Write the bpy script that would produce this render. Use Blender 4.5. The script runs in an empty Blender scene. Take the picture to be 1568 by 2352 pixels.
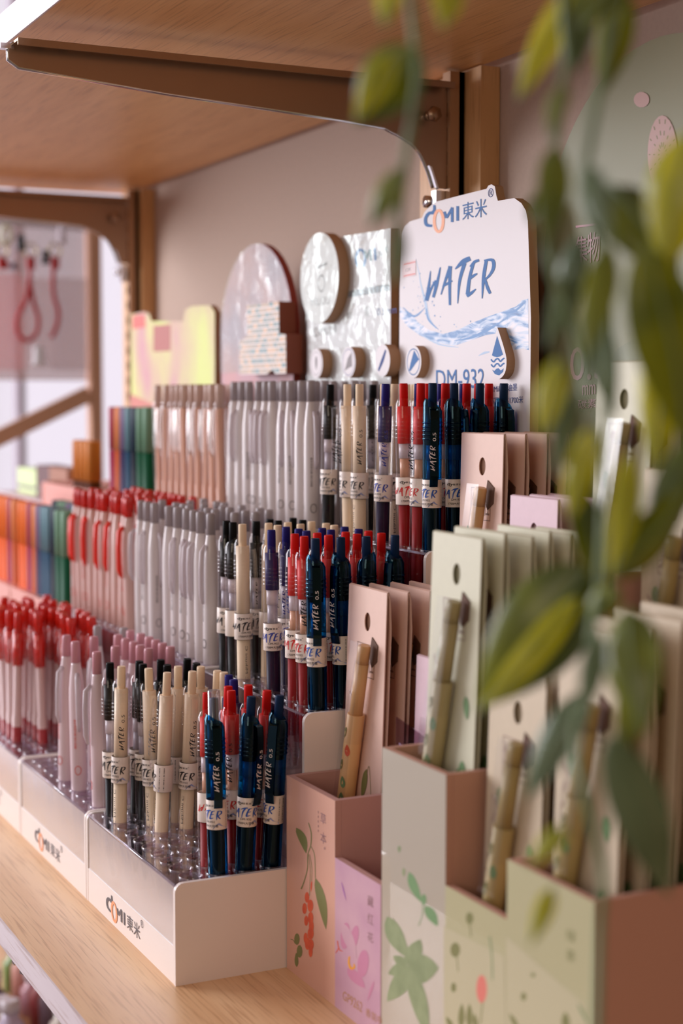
import bpy, math, random
from mathutils import Vector, Matrix
from mathutils.geometry import tessellate_polygon
R0 = random.Random(7)
SC = bpy.context.scene
COL = SC.collection
PI = math.pi

# ------------------------------------------------------------------ camera
FPX, YAW, PITCH, ROLL, CAMH = 3602.1, math.radians(26.0527), math.radians(4.2475), math.radians(0.0635), 0.3252
_f = Vector((-math.cos(YAW)*math.cos(PITCH), math.sin(YAW)*math.cos(PITCH), -math.sin(PITCH)))
_r = Vector((math.sin(YAW), math.cos(YAW), 0))
_u = _r.cross(_f)
CR = math.cos(ROLL)*_r + math.sin(ROLL)*_u
CU = -math.sin(ROLL)*_r + math.cos(ROLL)*_u
CC = Vector((0, 0, CAMH))
cam = bpy.data.cameras.new('camera')
cam.sensor_fit = 'VERTICAL'; cam.sensor_height = 36.0; cam.sensor_width = 24.0
cam.lens = FPX/2352*36.0
cam.clip_start = 0.02
cam.dof.use_dof = True; cam.dof.focus_distance = 0.93; cam.dof.aperture_fstop = 5.6
camo = bpy.data.objects.new('camera', cam); COL.objects.link(camo)
M = Matrix((CR, CU, -_f)).transposed().to_4x4(); M.translation = CC
camo.matrix_world = M
SC.camera = camo
SC.view_settings.view_transform = 'Standard'
SC.view_settings.look = 'None'
SC.view_settings.gamma = 1.0
SC.view_settings.exposure = .8
SC.view_settings.use_curve_mapping = False
SC.cycles.transparent_max_bounces = 48
SC.cycles.max_bounces = 10
SC.cycles.sample_clamp_indirect = 4.0

def ray(u, v): return _f + CR*((u-784)/FPX) - CU*((v-1176)/FPX)
def P(u, v, ax, val):
    """measured picture point -> world point on the plane ax = val"""
    d = ray(u, v); i = 'xyz'.index(ax)
    return CC + d*((val-CC[i])/d[i])

# ------------------------------------------------------------------ light
def lin(c): return tuple(((x/255)/12.92 if x/255 <= .04045 else ((x/255+.055)/1.055)**2.4) for x in c[:3])+(1,)
W = bpy.data.worlds.new('shop_light'); SC.world = W; W.use_nodes = True
nt = W.node_tree; nt.nodes.clear()
tc = nt.nodes.new('ShaderNodeTexCoord'); dt = nt.nodes.new('ShaderNodeVectorMath'); dt.operation = 'DOT_PRODUCT'
dt.inputs[1].default_value = Vector((-.86, -.45, .22)).normalized()
rp = nt.nodes.new('ShaderNodeValToRGB'); rp.color_ramp.elements[0].position = 0.30; rp.color_ramp.elements[1].position = .95
rp.color_ramp.elements[0].color = (.19, .15, .105, 1); rp.color_ramp.elements[1].color = (.84, .80, .93, 1)
ma = nt.nodes.new('ShaderNodeMath'); ma.operation = 'MULTIPLY_ADD'; ma.inputs[1].default_value = .5; ma.inputs[2].default_value = .5
bg = nt.nodes.new('ShaderNodeBackground'); bg.inputs[1].default_value = 0.50
ow = nt.nodes.new('ShaderNodeOutputWorld')
L = nt.links
L.new(tc.outputs['Generated'], dt.inputs[0]); L.new(dt.outputs['Value'], ma.inputs[0]); L.new(ma.outputs[0], rp.inputs[0])
L.new(rp.outputs[0], bg.inputs[0]); L.new(bg.outputs[0], ow.inputs[0])

def area(name, loc, target, sx, sy, power, col):
    l = bpy.data.lights.new(name, 'AREA'); l.shape = 'RECTANGLE'; l.size = sx; l.size_y = sy; l.energy = power; l.color = col
    o = bpy.data.objects.new(name, l); COL.objects.link(o); o.location = loc
    o.rotation_euler = (Vector(target)-Vector(loc)).to_track_quat('-Z', 'Y').to_euler()
    return o
area('window_daylight', (-2.9, -1.3, .75), (-.95, .42, .15), 1.5, 1.3, 44, (.95, .94, 1.0))
area('shop_lamp', (.7, -1.3, .75), (-.8, .35, .05), .8, .8, 4, (1.0, .84, .66))

# ------------------------------------------------------------------ materials
MATS = {}
def mat(name, col, rough=.5, metal=0, alpha=1, spec=.5, noise=0, nscale=40, bump=0, coat=0, trans=0, emit=0, aniso=(1, 1, 1), col2=None):
    if name in MATS: return MATS[name]
    m = bpy.data.materials.new(name); m.use_nodes = True; MATS[name] = m
    t = m.node_tree; b = t.nodes['Principled BSDF']; c = lin(col)
    b.inputs['Base Color'].default_value = c; b.inputs['Roughness'].default_value = rough
    b.inputs['Metallic'].default_value = metal; b.inputs['Alpha'].default_value = alpha
    b.inputs['Specular IOR Level'].default_value = spec; b.inputs['Coat Weight'].default_value = coat
    b.inputs['Transmission Weight'].default_value = trans
    if emit: b.inputs['Emission Color'].default_value = c; b.inputs['Emission Strength'].default_value = emit
    if noise or bump or col2:
        tc = t.nodes.new('ShaderNodeTexCoord'); mp = t.nodes.new('ShaderNodeMapping'); mp.inputs['Scale'].default_value = aniso
        n = t.nodes.new('ShaderNodeTexNoise'); n.inputs['Scale'].default_value = nscale; n.inputs['Detail'].default_value = 4
        t.links.new(tc.outputs['Object'], mp.inputs[0]); t.links.new(mp.outputs[0], n.inputs[0])
        if noise or col2:
            r = t.nodes.new('ShaderNodeValToRGB')
            r.color_ramp.elements[0].position = .35; r.color_ramp.elements[1].position = .65
            a = lin(col2) if col2 else tuple(x*(1-noise) for x in c[:3])+(1,)
            r.color_ramp.elements[0].color = a; r.color_ramp.elements[1].color = c
            t.links.new(n.outputs[0], r.inputs[0]); t.links.new(r.outputs[0], b.inputs['Base Color'])
        if bump:
            bp = t.nodes.new('ShaderNodeBump'); bp.inputs['Strength'].default_value = bump; bp.inputs['Distance'].default_value = .002
            t.links.new(n.outputs[0], bp.inputs['Height']); t.links.new(bp.outputs[0], b.inputs['Normal'])
    return m
def clear(name, tint=(255, 255, 255), rough=.04, base=.05, bump=0, bscale=60, gain=.75, gcol=(1, 1, 1, 1)):
    if name in MATS: return MATS[name]
    m = bpy.data.materials.new(name); m.use_nodes = True; MATS[name] = m
    t = m.node_tree; t.nodes.clear()
    o = t.nodes.new('ShaderNodeOutputMaterial'); mx = t.nodes.new('ShaderNodeMixShader')
    tr = t.nodes.new('ShaderNodeBsdfTransparent'); tr.inputs[0].default_value = lin(tint)
    g = t.nodes.new('ShaderNodeBsdfGlossy'); g.inputs['Roughness'].default_value = rough; g.inputs[0].default_value = gcol
    f = t.nodes.new('ShaderNodeLayerWeight'); f.inputs[0].default_value = .5
    pw = t.nodes.new('ShaderNodeMath'); pw.operation = 'POWER'; pw.inputs[1].default_value = 4.0; t.links.new(f.outputs['Facing'], pw.inputs[0])
    a = t.nodes.new('ShaderNodeMath'); a.operation = 'MULTIPLY_ADD'; a.inputs[1].default_value = gain; a.inputs[2].default_value = base; a.use_clamp = True
    t.links.new(pw.outputs[0], a.inputs[0]); t.links.new(a.outputs[0], mx.inputs[0])
    t.links.new(tr.outputs[0], mx.inputs[1]); t.links.new(g.outputs[0], mx.inputs[2]); t.links.new(mx.outputs[0], o.inputs[0])
    if bump:
        n = t.nodes.new('ShaderNodeTexNoise'); n.inputs['Scale'].default_value = bscale; n.inputs['Detail'].default_value = 5
        tc = t.nodes.new('ShaderNodeTexCoord'); bp = t.nodes.new('ShaderNodeBump'); bp.inputs['Strength'].default_value = bump; bp.inputs['Distance'].default_value = .004
        t.links.new(tc.outputs['Object'], n.inputs[0]); t.links.new(n.outputs[0], bp.inputs['Height'])
        t.links.new(bp.outputs[0], g.inputs['Normal']); t.links.new(bp.outputs[0], f.inputs['Normal'])
    return m
def wood(name, c1, c2, axis='x', rough=.42):
    m = bpy.data.materials.new(name); m.use_nodes = True; MATS[name] = m
    t = m.node_tree; b = t.nodes['Principled BSDF']; b.inputs['Roughness'].default_value = rough
    tc = t.nodes.new('ShaderNodeTexCoord')
    def noi(sc, al, det, dist=0):
        mp = t.nodes.new('ShaderNodeMapping'); s = [sc, sc, sc]; s['xyz'.index(axis)] = al; mp.inputs['Scale'].default_value = s
        n = t.nodes.new('ShaderNodeTexNoise'); n.inputs['Scale'].default_value = 1; n.inputs['Detail'].default_value = det; n.inputs['Distortion'].default_value = dist
        t.links.new(tc.outputs['Object'], mp.inputs[0]); t.links.new(mp.outputs[0], n.inputs[0]); return n
    n1 = noi(50, 3, 3, .6); n2 = noi(620, 22, 2)
    r = t.nodes.new('ShaderNodeValToRGB'); r.color_ramp.elements[0].position = .3; r.color_ramp.elements[1].position = .7
    r.color_ramp.elements[0].color = lin(c2); r.color_ramp.elements[1].color = lin(c1)
    r2 = t.nodes.new('ShaderNodeValToRGB'); r2.color_ramp.elements[0].position = .30; r2.color_ramp.elements[1].position = .48
    r2.color_ramp.elements[0].color = (.66, .55, .48, 1); r2.color_ramp.elements[1].color = (1, 1, 1, 1)
    mx = t.nodes.new('ShaderNodeMix'); mx.data_type = 'RGBA'; mx.blend_type = 'MULTIPLY'; mx.inputs[0].default_value = .75
    t.links.new(n1.outputs[0], r.inputs[0]); t.links.new(n2.outputs[0], r2.inputs[0])
    t.links.new(r.outputs[0], mx.inputs[6]); t.links.new(r2.outputs[0], mx.inputs[7]); t.links.new(mx.outputs[2], b.inputs['Base Color'])
    return m

WOOD = wood('maple_laminate', (234, 194, 148), (220, 174, 126))
WOODZ = wood('maple_upright', (226, 178, 124), (208, 158, 106), 'z')
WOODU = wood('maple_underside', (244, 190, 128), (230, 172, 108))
EDGE = wood('shelf_edge_banding', (226, 212, 214), (214, 198, 200))
WALL = mat('painted_wall', (188, 164, 148), .8, noise=.05, nscale=300)
WALLFAR = mat('far_wall', (228, 218, 226), .8)
FLOOR = mat('floor_vinyl', (120, 100, 95), .6)
WHITE = mat('white_plastic', (236, 222, 214), .38)
BOARD = mat('printed_white_board', (224, 217, 219), .5)
CORE = mat('board_core', (176, 138, 106), .8)
CLR = clear('clear_plastic', (255, 255, 255), .05, .03, gain=.65)
ACR = clear('clear_acrylic', (250, 246, 252), .06, .06, gain=1.0)
ACRF = clear('clear_acrylic_front', (240, 234, 244), .25, .42, bump=.25, bscale=14, gain=1.3)
ACRR = clear('clear_acrylic_ring', (246, 243, 248), .06, .07, gain=1.0)
BLIS = clear('blister_film', (250, 250, 250), .14, .02, gain=.35)
FILM = clear('crinkled_film', (250, 252, 250), .06, .03, bump=1.0, bscale=34, gain=.4, gcol=(.86, .95, .92, 1))
STEEL = mat('bracket_steel', (180, 150, 126), .34, .85)
CHROME = mat('chrome', (225, 222, 225), .12, 1)
RAIL = mat('rail_metal', (186, 146, 112), .4, .25)
DARKM = mat('slot_dark', (40, 28, 24), .7)
BLUE = mat('print_blue', (76, 122, 180), .6, spec=.2)
NAVYP = mat('print_navy', (62, 82, 142), .6, spec=.2)
ORANGE = mat('print_orange', (244, 160, 110), .5)
INK = mat('print_black', (40, 34, 36), .5)
GREYP = mat('print_grey', (120, 108, 108), .5)
REDP = mat('print_red', (206, 44, 40), .5)
INDP = mat('print_indigo', (48, 62, 160), .5)
DBLP = mat('print_bright_blue', (30, 80, 170), .5)
LABEL = mat('pen_label_paper', (234, 218, 206), .4)
LAV = mat('label_wave', (150, 156, 196), .5)

# ------------------------------------------------------------------ mesh builder
class MB:
    def __init__(s): s.v = []; s.f = []; s.m = []; s.mats = []; s.sm = []
    def mi(s, m):
        if m not in s.mats: s.mats.append(m)
        return s.mats.index(m)
    def add(s, vs, fs, m, smooth=False):
        o = len(s.v); k = s.mi(m); s.v += [tuple(v) for v in vs]
        for f in fs: s.f.append([i+o for i in f]); s.m.append(k); s.sm.append(smooth)
        return s
    def box(s, a, b, m):
        x0, y0, z0 = a; x1, y1, z1 = b
        vs = [(x0, y0, z0), (x1, y0, z0), (x1, y1, z0), (x0, y1, z0), (x0, y0, z1), (x1, y0, z1), (x1, y1, z1), (x0, y1, z1)]
        return s.add(vs, [(0, 3, 2, 1), (4, 5, 6, 7), (0, 1, 5, 4), (1, 2, 6, 5), (2, 3, 7, 6), (3, 0, 4, 7)], m)
    def lathe(s, prof, m, n=16, c=(0, 0), slant=None, caps=True):
        """prof: (radius, z) rings; slant(k, angle) -> dz"""
        vs = []; fs = []
        for k, (r, z) in enumerate(prof):
            for i in range(n):
                a = 2*PI*i/n; dz = slant(k, a) if slant else 0
                vs.append((c[0]+r*math.cos(a), c[1]+r*math.sin(a), z+dz))
        for k in range(len(prof)-1):
            for i in range(n):
                j = (i+1) % n; fs.append((k*n+i, k*n+j, (k+1)*n+j, (k+1)*n+i))
        s.add(vs, fs, m, True)
        if caps:
            o = len(s.v)-len(vs); kk = s.mi(m)
            s.f.append([o+i for i in range(n)][::-1]); s.m.append(kk); s.sm.append(False)
            s.f.append([o+(len(prof)-1)*n+i for i in range(n)]); s.m.append(kk); s.sm.append(False)
        return s
    def tube(s, pts, r, m, n=8, closed=False):
        pts = [Vector(p) for p in pts]; rs = r if isinstance(r, (list, tuple)) else [r]*len(pts)
        vs = []; fs = []; K = len(pts); up = None
        for k, p in enumerate(pts):
            a = pts[(k-1) % K] if closed or k > 0 else p; b = pts[(k+1) % K] if closed or k < K-1 else p
            t = (b-a).normalized()
            if up is None: up = t.orthogonal().normalized()
            up = (up-t*up.dot(t)).normalized(); w = t.cross(up)
            for i in range(n):
                an = 2*PI*i/n; vs.append(p+(up*math.cos(an)+w*math.sin(an))*rs[k])
        for k in range(K if closed else K-1):
            for i in range(n):
                j = (i+1) % n; k2 = (k+1) % K; fs.append((k*n+i, k*n+j, k2*n+j, k2*n+i))
        if not closed: fs.append(tuple(range(n))[::-1]); fs.append(tuple((K-1)*n+i for i in range(n)))
        return s.add(vs, fs, m, True)
    def plate(s, loops, axis, a, b, mf, ms=None, mb=None):
        """2-D loops (outer, holes...) on the plane normal to axis, from a to b; mf lies at a"""
        ms = ms or mf; mb = mb or ms
        def V(p, h): return {'y': (p[0], h, p[1]), 'x': (h, p[0], p[1]), 'z': (p[0], p[1], h)}[axis]
        tri = tessellate_polygon([[Vector((q[0], q[1], 0)) for q in l] for l in loops])
        flat = [q for l in loops for q in l]
        s.add([V(q, a) for q in flat], [tuple(t) for t in tri], mf)
        s.add([V(q, b) for q in flat], [tuple(t)[::-1] for t in tri], mb)
        for l in loops:
            n = len(l); s.add([V(q, a) for q in l]+[V(q, b) for q in l], [(i, (i+1) % n, (i+1) % n+n, i+n) for i in range(n)], ms)
        return s
    def shapes(s, sh, fn, default=None, st=-.000002):
        """flat printed shapes (verts2d, faces, mat) through fn(x, y) -> xyz"""
        for i, (vs, fs, m) in enumerate(sh): s.add([Vector(fn(*q))+Vector((0, st*i, 0)) for q in vs], fs, default or m)
        return s
    def build(s, name, parent=None, loc=None, label=None, cat=None, group=None, kind=None):
        me = bpy.data.meshes.new(name); me.from_pydata(s.v, [], s.f)
        for m in s.mats: me.materials.append(m)
        me.polygons.foreach_set('material_index', s.m); me.polygons.foreach_set('use_smooth', s.sm); me.update()
        o = bpy.data.objects.new(name, me); COL.objects.link(o)
        if parent: o.parent = parent
        if loc: o.location = loc
        tag(o, label, cat, group, kind); return o
def tag(o, label=None, cat=None, group=None, kind=None):
    for k, v in (('label', label), ('category', cat), ('group', group), ('kind', kind)):
        if v: o[k] = v
    return o
def thing(name, label, cat, loc=(0, 0, 0), group=None):
    o = bpy.data.objects.new(name, None); COL.objects.link(o); o.location = loc; o.empty_display_size = .01
    return tag(o, label, cat, group)
KIDS = {}
def dup(root, loc, rot=None, label=None, group=None):
    r = root.copy(); COL.objects.link(r); r.location = loc
    if rot is not None: r.rotation_mode = 'QUATERNION'; r.rotation_quaternion = rot
    if label: r['label'] = label
    if group: r['group'] = group
    for ch in KIDS.setdefault(root.name, list(root.children)):
        c = ch.copy(); COL.objects.link(c); c.parent = r
        for g in KIDS.setdefault(ch.name, list(ch.children)):
            d = g.copy(); COL.objects.link(d); d.parent = c
    return r

# 2-D art helpers -----------------------------------------------------------
def spline(pts, k=5):
    if len(pts) < 3: return [tuple(pts[0][i]+(pts[-1][i]-pts[0][i])*t/k for i in range(len(pts[0]))) for t in range(k+1)]
    out = []; q = [pts[0]]+list(pts)+[pts[-1]]
    for i in range(1, len(q)-2):
        for j in range(k):
            t = j/k; a, b, c, d = q[i-1], q[i], q[i+1], q[i+2]
            out.append(tuple(.5*((2*b[n])+(-a[n]+c[n])*t+(2*a[n]-5*b[n]+4*c[n]-d[n])*t*t+(-a[n]+3*b[n]-3*c[n]+d[n])*t**3) for n in range(len(b))))
    out.append(tuple(pts[-1])); return out
def ribbon(pts, w, m, k=5, closed=False, taper=None):
    """pts (x, y) with width w or per-point widths -> strip of quads"""
    ws = w if isinstance(w, (list, tuple)) else [w]*len(pts)
    p = spline([(a[0], a[1], b) for a, b in zip(pts, ws)], k) if not closed else [(a[0], a[1], b) for a, b in zip(pts, ws)]
    vs = []; n = len(p)
    for i in range(n):
        a = p[(i-1) % n] if closed or i else p[i]; b = p[(i+1) % n] if closed or i < n-1 else p[i]
        dx, dy = b[0]-a[0], b[1]-a[1]; l = math.hypot(dx, dy) or 1; nx, ny = -dy/l*p[i][2]/2, dx/l*p[i][2]/2
        vs += [(p[i][0]+nx, p[i][1]+ny), (p[i][0]-nx, p[i][1]-ny)]
    fs = [(2*i, 2*i+1, 2*i+3, 2*i+2) for i in range(n-1)]
    if closed: fs.append((2*n-2, 2*n-1, 1, 0))
    return (vs, fs, m)
def ell(cx, cy, rx, ry, n=20, a0=0): return [(cx+rx*math.cos(2*PI*i/n)*math.cos(a0)-ry*math.sin(2*PI*i/n)*math.sin(a0), cy+rx*math.cos(2*PI*i/n)*math.sin(a0)+ry*math.sin(2*PI*i/n)*math.cos(a0)) for i in range(n)]
def poly(pts, m):
    t = tessellate_polygon([[Vector((q[0], q[1], 0)) for q in pts]]); return (list(pts), [tuple(x) for x in t], m)
def leafp(x0, y0, x1, y1, w, m, n=8, bend=0):
    a = []; b = []; dx, dy = x1-x0, y1-y0; l = math.hypot(dx, dy) or 1; nx, ny = -dy/l, dx/l
    for i in range(n+1):
        t = i/n; h = w/2*math.sin(PI*t**.8)**.8 if 0 < t < 1 else 0; c = bend*math.sin(PI*t)
        a.append((x0+dx*t+nx*(h+c), y0+dy*t+ny*(h+c)))
        if 0 < i < n: b.append((x0+dx*t+nx*(c-h), y0+dy*t+ny*(c-h)))
    return poly(a+b[::-1], m)
TXT = {}
def textmesh(s):
    if s in TXT: return TXT[s]
    cu = bpy.data.curves.new('t', 'FONT'); cu.body = s; cu.size = 1; cu.resolution_u = 3
    o = bpy.data.objects.new('t', cu); COL.objects.link(o); bpy.context.view_layer.update()
    me = bpy.data.meshes.new_from_object(o.evaluated_get(bpy.context.evaluated_depsgraph_get()))
    vs = [(v.co.x, v.co.y) for v in me.vertices]; fs = [tuple(p.vertices) for p in me.polygons]
    bpy.data.objects.remove(o); bpy.data.curves.remove(cu); bpy.data.meshes.remove(me)
    x0 = min(v[0] for v in vs); x1 = max(v[0] for v in vs); y0 = min(v[1] for v in vs); y1 = max(v[1] for v in vs)
    TXT[s] = ([((x-x0)/(x1-x0), (y-y0)/(y1-y0)) for x, y in vs], fs, (x1-x0)/(y1-y0)); return TXT[s]
def text(s, x0, y0, w, h, m):
    """text filling the box (x0, y0) .. (x0+w, y0+h), y upward"""
    vs, fs, _ = textmesh(s); return ([(x0+a*w, y0+b*h) for a, b in vs], fs, m)
def textq(s, tl, tr, br, bl, m):
    vs, fs, _ = textmesh(s)
    def f(a, b): return tuple((1-a)*((1-b)*bl[i]+b*tl[i])+a*((1-b)*br[i]+b*tr[i]) for i in (0, 1))
    return ([f(a, b) for a, b in vs], fs, m)
def onplane(sh, ax, val, s=1, ox=0, oy=0):
    """shapes drawn in (zoomed) picture measures -> metres on the plane"""
    i, j = {'y': (0, 2), 'x': (1, 2), 'z': (0, 1)}[ax]; out = []
    for vs, fs, m in sh:
        w = [P(x/s+ox, y/s+oy, ax, val) for x, y in vs]; out.append(([(q[i], q[j]) for q in w], fs, m))
    return out
def xform(sh, f, m=None): return [([f(*q) for q in vs], fs, m or mm) for vs, fs, mm in sh]

# ------------------------------------------------------------------ measures of the place
X0, TW, YF, TD = -.7977, .168, .2885, .0782
TH = [.0574, .1452, .2341]
YS = .512                     # front face of the header boards
YWALL, ZUP = .56, .5436

# ------------------------------------------------------------------ setting
MB().box((-1.665, YWALL, -.9), (.25, YWALL+.06, 1.1), WALL).build('wall_back', kind='structure')
MB().box((-3.36, -3.2, -.95), (-3.3, 2.6, 1.6), WALLFAR).build('wall_left', kind='structure')
MB().box((-3.3, 2.2, -.95), (-1.2, 2.26, 1.6), WALLFAR).build('wall_far', kind='structure')
MB().box((-3.3, -3.2, -.95), (1.2, 2.2, -.9), FLOOR).build('floor', kind='structure')
wf = MB(); wf.box((-3.3, -2.4, -.54), (-3.27, 1.85, -.5), BOARD); wf.box((-3.3, -2.4, 1.4), (-3.27, 1.85, 1.44), BOARD)
for y in (-2.4, -1.3, -.3, .70, 1.81): wf.box((-3.3, y, -.54), (-3.268, y+.04, 1.44), BOARD)
wf.box((-3.3, -2.38, -.52), (-3.29, 1.83, 1.42), mat('lit_window_glass', (230, 226, 238), .3, emit=.44)); wf.build('window_1', kind='structure')

def shelf(name, x0, x1, y0, z0, z1, top, bot, label):
    b = MB()
    b.box((x0, y0+.0012, z0), (x1, YWALL-.012 if name else 0, z1), top)
    o = b.build(name, label=label, cat='shelf')
    e = MB(); e.box((x0, y0, z0), (x1, y0+.0012, z1), EDGE); e.build('edge_banding', parent=o)
    return o
for (xa, xb, lab) in ((-.9322, .1, 'maple laminate lower shelf board carrying the nearest pen stand and scent pen boxes'),
                      (-2.0, -.93225, 'maple laminate lower shelf board at left, beyond the butt joint')):
    shelf('shelf_board', xa, xb, .2285, -.0165, 0, WOOD, WOOD, lab)
shelf('shelf_board', -1.66, .1, .249, ZUP, ZUP+.0205, WOODU, WOODU, 'upper wooden shelf board seen from below, above the pens')
shelf('shelf_board', -2.0, .1, .22, -.315, -.30, WOOD, WOOD, 'bottom shelf board far below, crowded with blurred small goods')

for (xa, xb, lab) in ((-.9885, -.9059, 'light wooden wall post behind the water pen header board'), (-1.6609, -1.5953, 'light wooden wall post at the far end of the wall')):
    MB().box((xa, .545, -.85), (xb, YWALL-.0005, ZUP-.001 if xa > -1 else ZUP-.001), WOODZ).build('wall_post', label=lab, cat='post')
def railob(x, lab):
    b = MB(); b.box((x-.010, .5335, -.85), (x-.0085, .5445, ZUP-.002), RAIL); b.box((x-.0015, .5335, -.85), (x, .5445, ZUP-.002), RAIL); b.box((x-.010, .5405, -.85), (x, .5445, ZUP-.002), RAIL)
    for i in range(60):
        z = -.40+i*.016
        if z < ZUP-.02: b.box((x-.0065, .5325, z), (x-.0035, .5334, z+.009), DARKM)
    b.box((x-.0085, .5334, -.85), (x-.0015, .5350, ZUP-.002), RAIL)
    return b.build('slotted_rail', label=lab, cat='rail')
railob(-.9265, 'slotted metal rail on the post behind the water sign')
railob(-1.604, 'slotted metal rail on the far wall post')

def bracket(x, ztop, yf, lab):
    t = thing('shelf_bracket', lab, 'bracket', (x, .53, ztop))
    y0, y1 = yf-.53, .003
    top = [(y0+.003, 0), (y1, 0)]
    low = [(y1, -.069), (y1-.010, -.069), (y1-.0155, -.055), (y1-.024, -.043), (y1-.042, -.034), (y1-.066, -.030), (y0+.10, -.0225), (y0+.006, -.0150), (y0, -.011), (y0, -.003)]
    low = [low[0], low[1]]+[tuple(q) for q in spline(low[1:7], 4)][1:]+low[7:]
    b = MB(); b.plate([top+low], 'x', 0, .0022, STEEL); b.build('web', t)
    f = MB(); f.box((-.0002, y0+.003, -.0016), (.013, y1, -.0001), STEEL); f.box((.0115, y0+.003, -.0042), (.013, y1, -.0016), STEEL)
    for yy in (.02, .034): f.lathe([(.0028, -.0019), (.0028, -.0017)], DARKM, 12, (.007, y0+yy))
    f.build('flange', t)
    e = MB(); e.tube([(.001, q[0], q[1]) for q in low[1:]]+[(.001, y0+.004, -.0008)], .0013, CHROME, 8)
    e.plate([[(q[0], q[1]) for q in low[1:6]]+[(low[5][0]+.002, low[5][1]-.0005), (low[1][0]+.002, low[1][1]-.001)]], 'x', .0022, .006, CHROME)
    e.build('rim', t)
    s = MB(); s.tube([(.002, -.012, -.022), (.010, -.012, -.022)], .0032, CHROME, 12); s.tube([(.010, -.012, -.022), (.013, -.012, -.022)], .0052, STEEL, 6)
    s.build('bolt', t)
    h = MB(); h.box((-.002, y0-.005, -.005), (.004, y0+.003, -.002), CHROME); h.build('hook', t)
    c = MB()
    c.box((-.006, -.004, -.088), (.0, .003, -.070), CHROME); c.tube([(-.011, -.006, -.0765), (-.011, .002, -.0765)], .0042, CHROME, 14); c.build('clamp_screw', t)
    return t
bracket(-.932, ZUP-.0105, .2365, 'metal bracket under the upper shelf, nearest the camera')
bracket(-1.6095, ZUP-.0105, .2365, 'metal bracket under the far end of the upper shelf')
bracket(-.932, -.0175, .2365, 'metal bracket under the joint of the lower shelf')

# ------------------------------------------------------------------ printed art (drawn in measures of a 3.92x close-up at 900, 400)
WATER = [ribbon([(348, 872), (335, 985), (312, 1140)], [8, 22, 34], BLUE), ribbon([(314, 1140), (345, 1050), (390, 960)], [26, 22, 14], BLUE),
         ribbon([(392, 955), (392, 1030), (372, 1110)], [20, 26, 24], BLUE), ribbon([(372, 1110), (405, 990), (436, 838)], [24, 26, 12], BLUE),
         ribbon([(442, 1085), (480, 960), (528, 830)], [10, 22, 34], BLUE), ribbon([(524, 828), (520, 1000), (522, 1180)], [34, 26, 20], BLUE), ribbon([(455, 1015), (500, 985), (545, 960)], [12, 22, 12], BLUE),
         ribbon([(570, 855), (640, 790), (705, 758)], [10, 44, 40], BLUE), ribbon([(655, 800), (610, 960), (592, 1165)], [34, 26, 8], BLUE),
         ribbon([(735, 800), (700, 930), (680, 1085)], [26, 28, 34], BLUE), ribbon([(705, 835), (745, 790), (785, 775)], [18, 26, 22], BLUE),
         ribbon([(700, 945), (735, 915), (768, 895)], [18, 24, 12], BLUE), ribbon([(675, 1100), (715, 1070), (755, 1035)], [26, 26, 10], BLUE),
         ribbon([(850, 775), (825, 930), (812, 1120)], [28, 30, 8], BLUE), ribbon([(830, 778), (905, 775), (915, 840), (880, 910), (825, 960)], [14, 30, 30, 22, 14], BLUE),
         ribbon([(840, 950), (860, 1020), (885, 1075)], [20, 28, 24], BLUE)]
LOGO = [ribbon([(382, 352), (335, 352), (304, 400), (312, 455), (362, 466)], [26, 28, 28, 30, 22], BLUE), ribbon([(382, 278), (380, 330), (345, 354)], [20, 26, 24], BLUE),
        ribbon(ell(422, 422, 40, 96, 26), 26, ORANGE, closed=True),
        ribbon([(472, 338), (492, 395)], 24, BLUE), ribbon([(492, 395), (545, 300)], 22, BLUE), ribbon([(543, 300), (543, 432)], 24, BLUE), ribbon([(592, 288), (592, 420)], 24, BLUE),
        textq('東', (634, 262), (736, 238), (736, 392), (634, 418), BLUE), textq('米', (748, 236), (855, 212), (855, 378), (748, 400), BLUE),
        textq('®', (866, 132), (914, 122), (914, 205), (866, 213), NAVYP)]
Z392 = (3.92, 900, 400)
def planar(sh, y=YS-.0003): return onplane(sh, 'y', YS, *Z392)
WATER_W = planar(WATER); LOGO_W = planar(LOGO)
def norm(sh):
    xs = [q[0] for s in sh for q in s[0]]; ys = [q[1] for s in sh for q in s[0]]
    a, b, c, d = min(xs), max(xs), min(ys), max(ys)
    return xform(sh, lambda x, y: ((x-a)/(b-a), (y-c)/(b-a)))
WATER_N, LOGO_N = norm(WATER_W), norm(LOGO_W)       # width 1

# ------------------------------------------------------------------ pens
def q_to(base, top, rz=0):
    d = (Vector(top)-Vector(base)).normalized(); q = Vector((0, 0, 1)).rotation_difference(d)
    return q @ Vector((1, 0, 0)).rotation_difference(Vector((1, 0, 0))) @ Matrix.Rotation(rz, 3, 'Z').to_quaternion()
def cyl(r, az0=0):
    return lambda x, z: (r*math.cos(az0+x/r), r*math.sin(az0+x/r), z)
def barcode(x0, z0, w, h, m, rng):
    out = []; z = z0
    while z < z0+h:
        t = rng.choice([.0002, .0003, .0005]); out.append(([(x0, z), (x0+w, z), (x0+w, z+t), (x0, z+t)], [(0, 1, 2, 3)], m)); z += t+rng.choice([.0003, .0004, .0006])
    return out
TINK = dict(black=((10, 9, 10), (16, 12, 12), INK), beige=((240, 214, 182), (236, 210, 180), INK), red=((206, 22, 16), (140, 20, 20), REDP),
            indigo=((38, 32, 112), (36, 22, 48), INDP), blue=((14, 38, 72), (6, 12, 22), DBLP))
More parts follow.
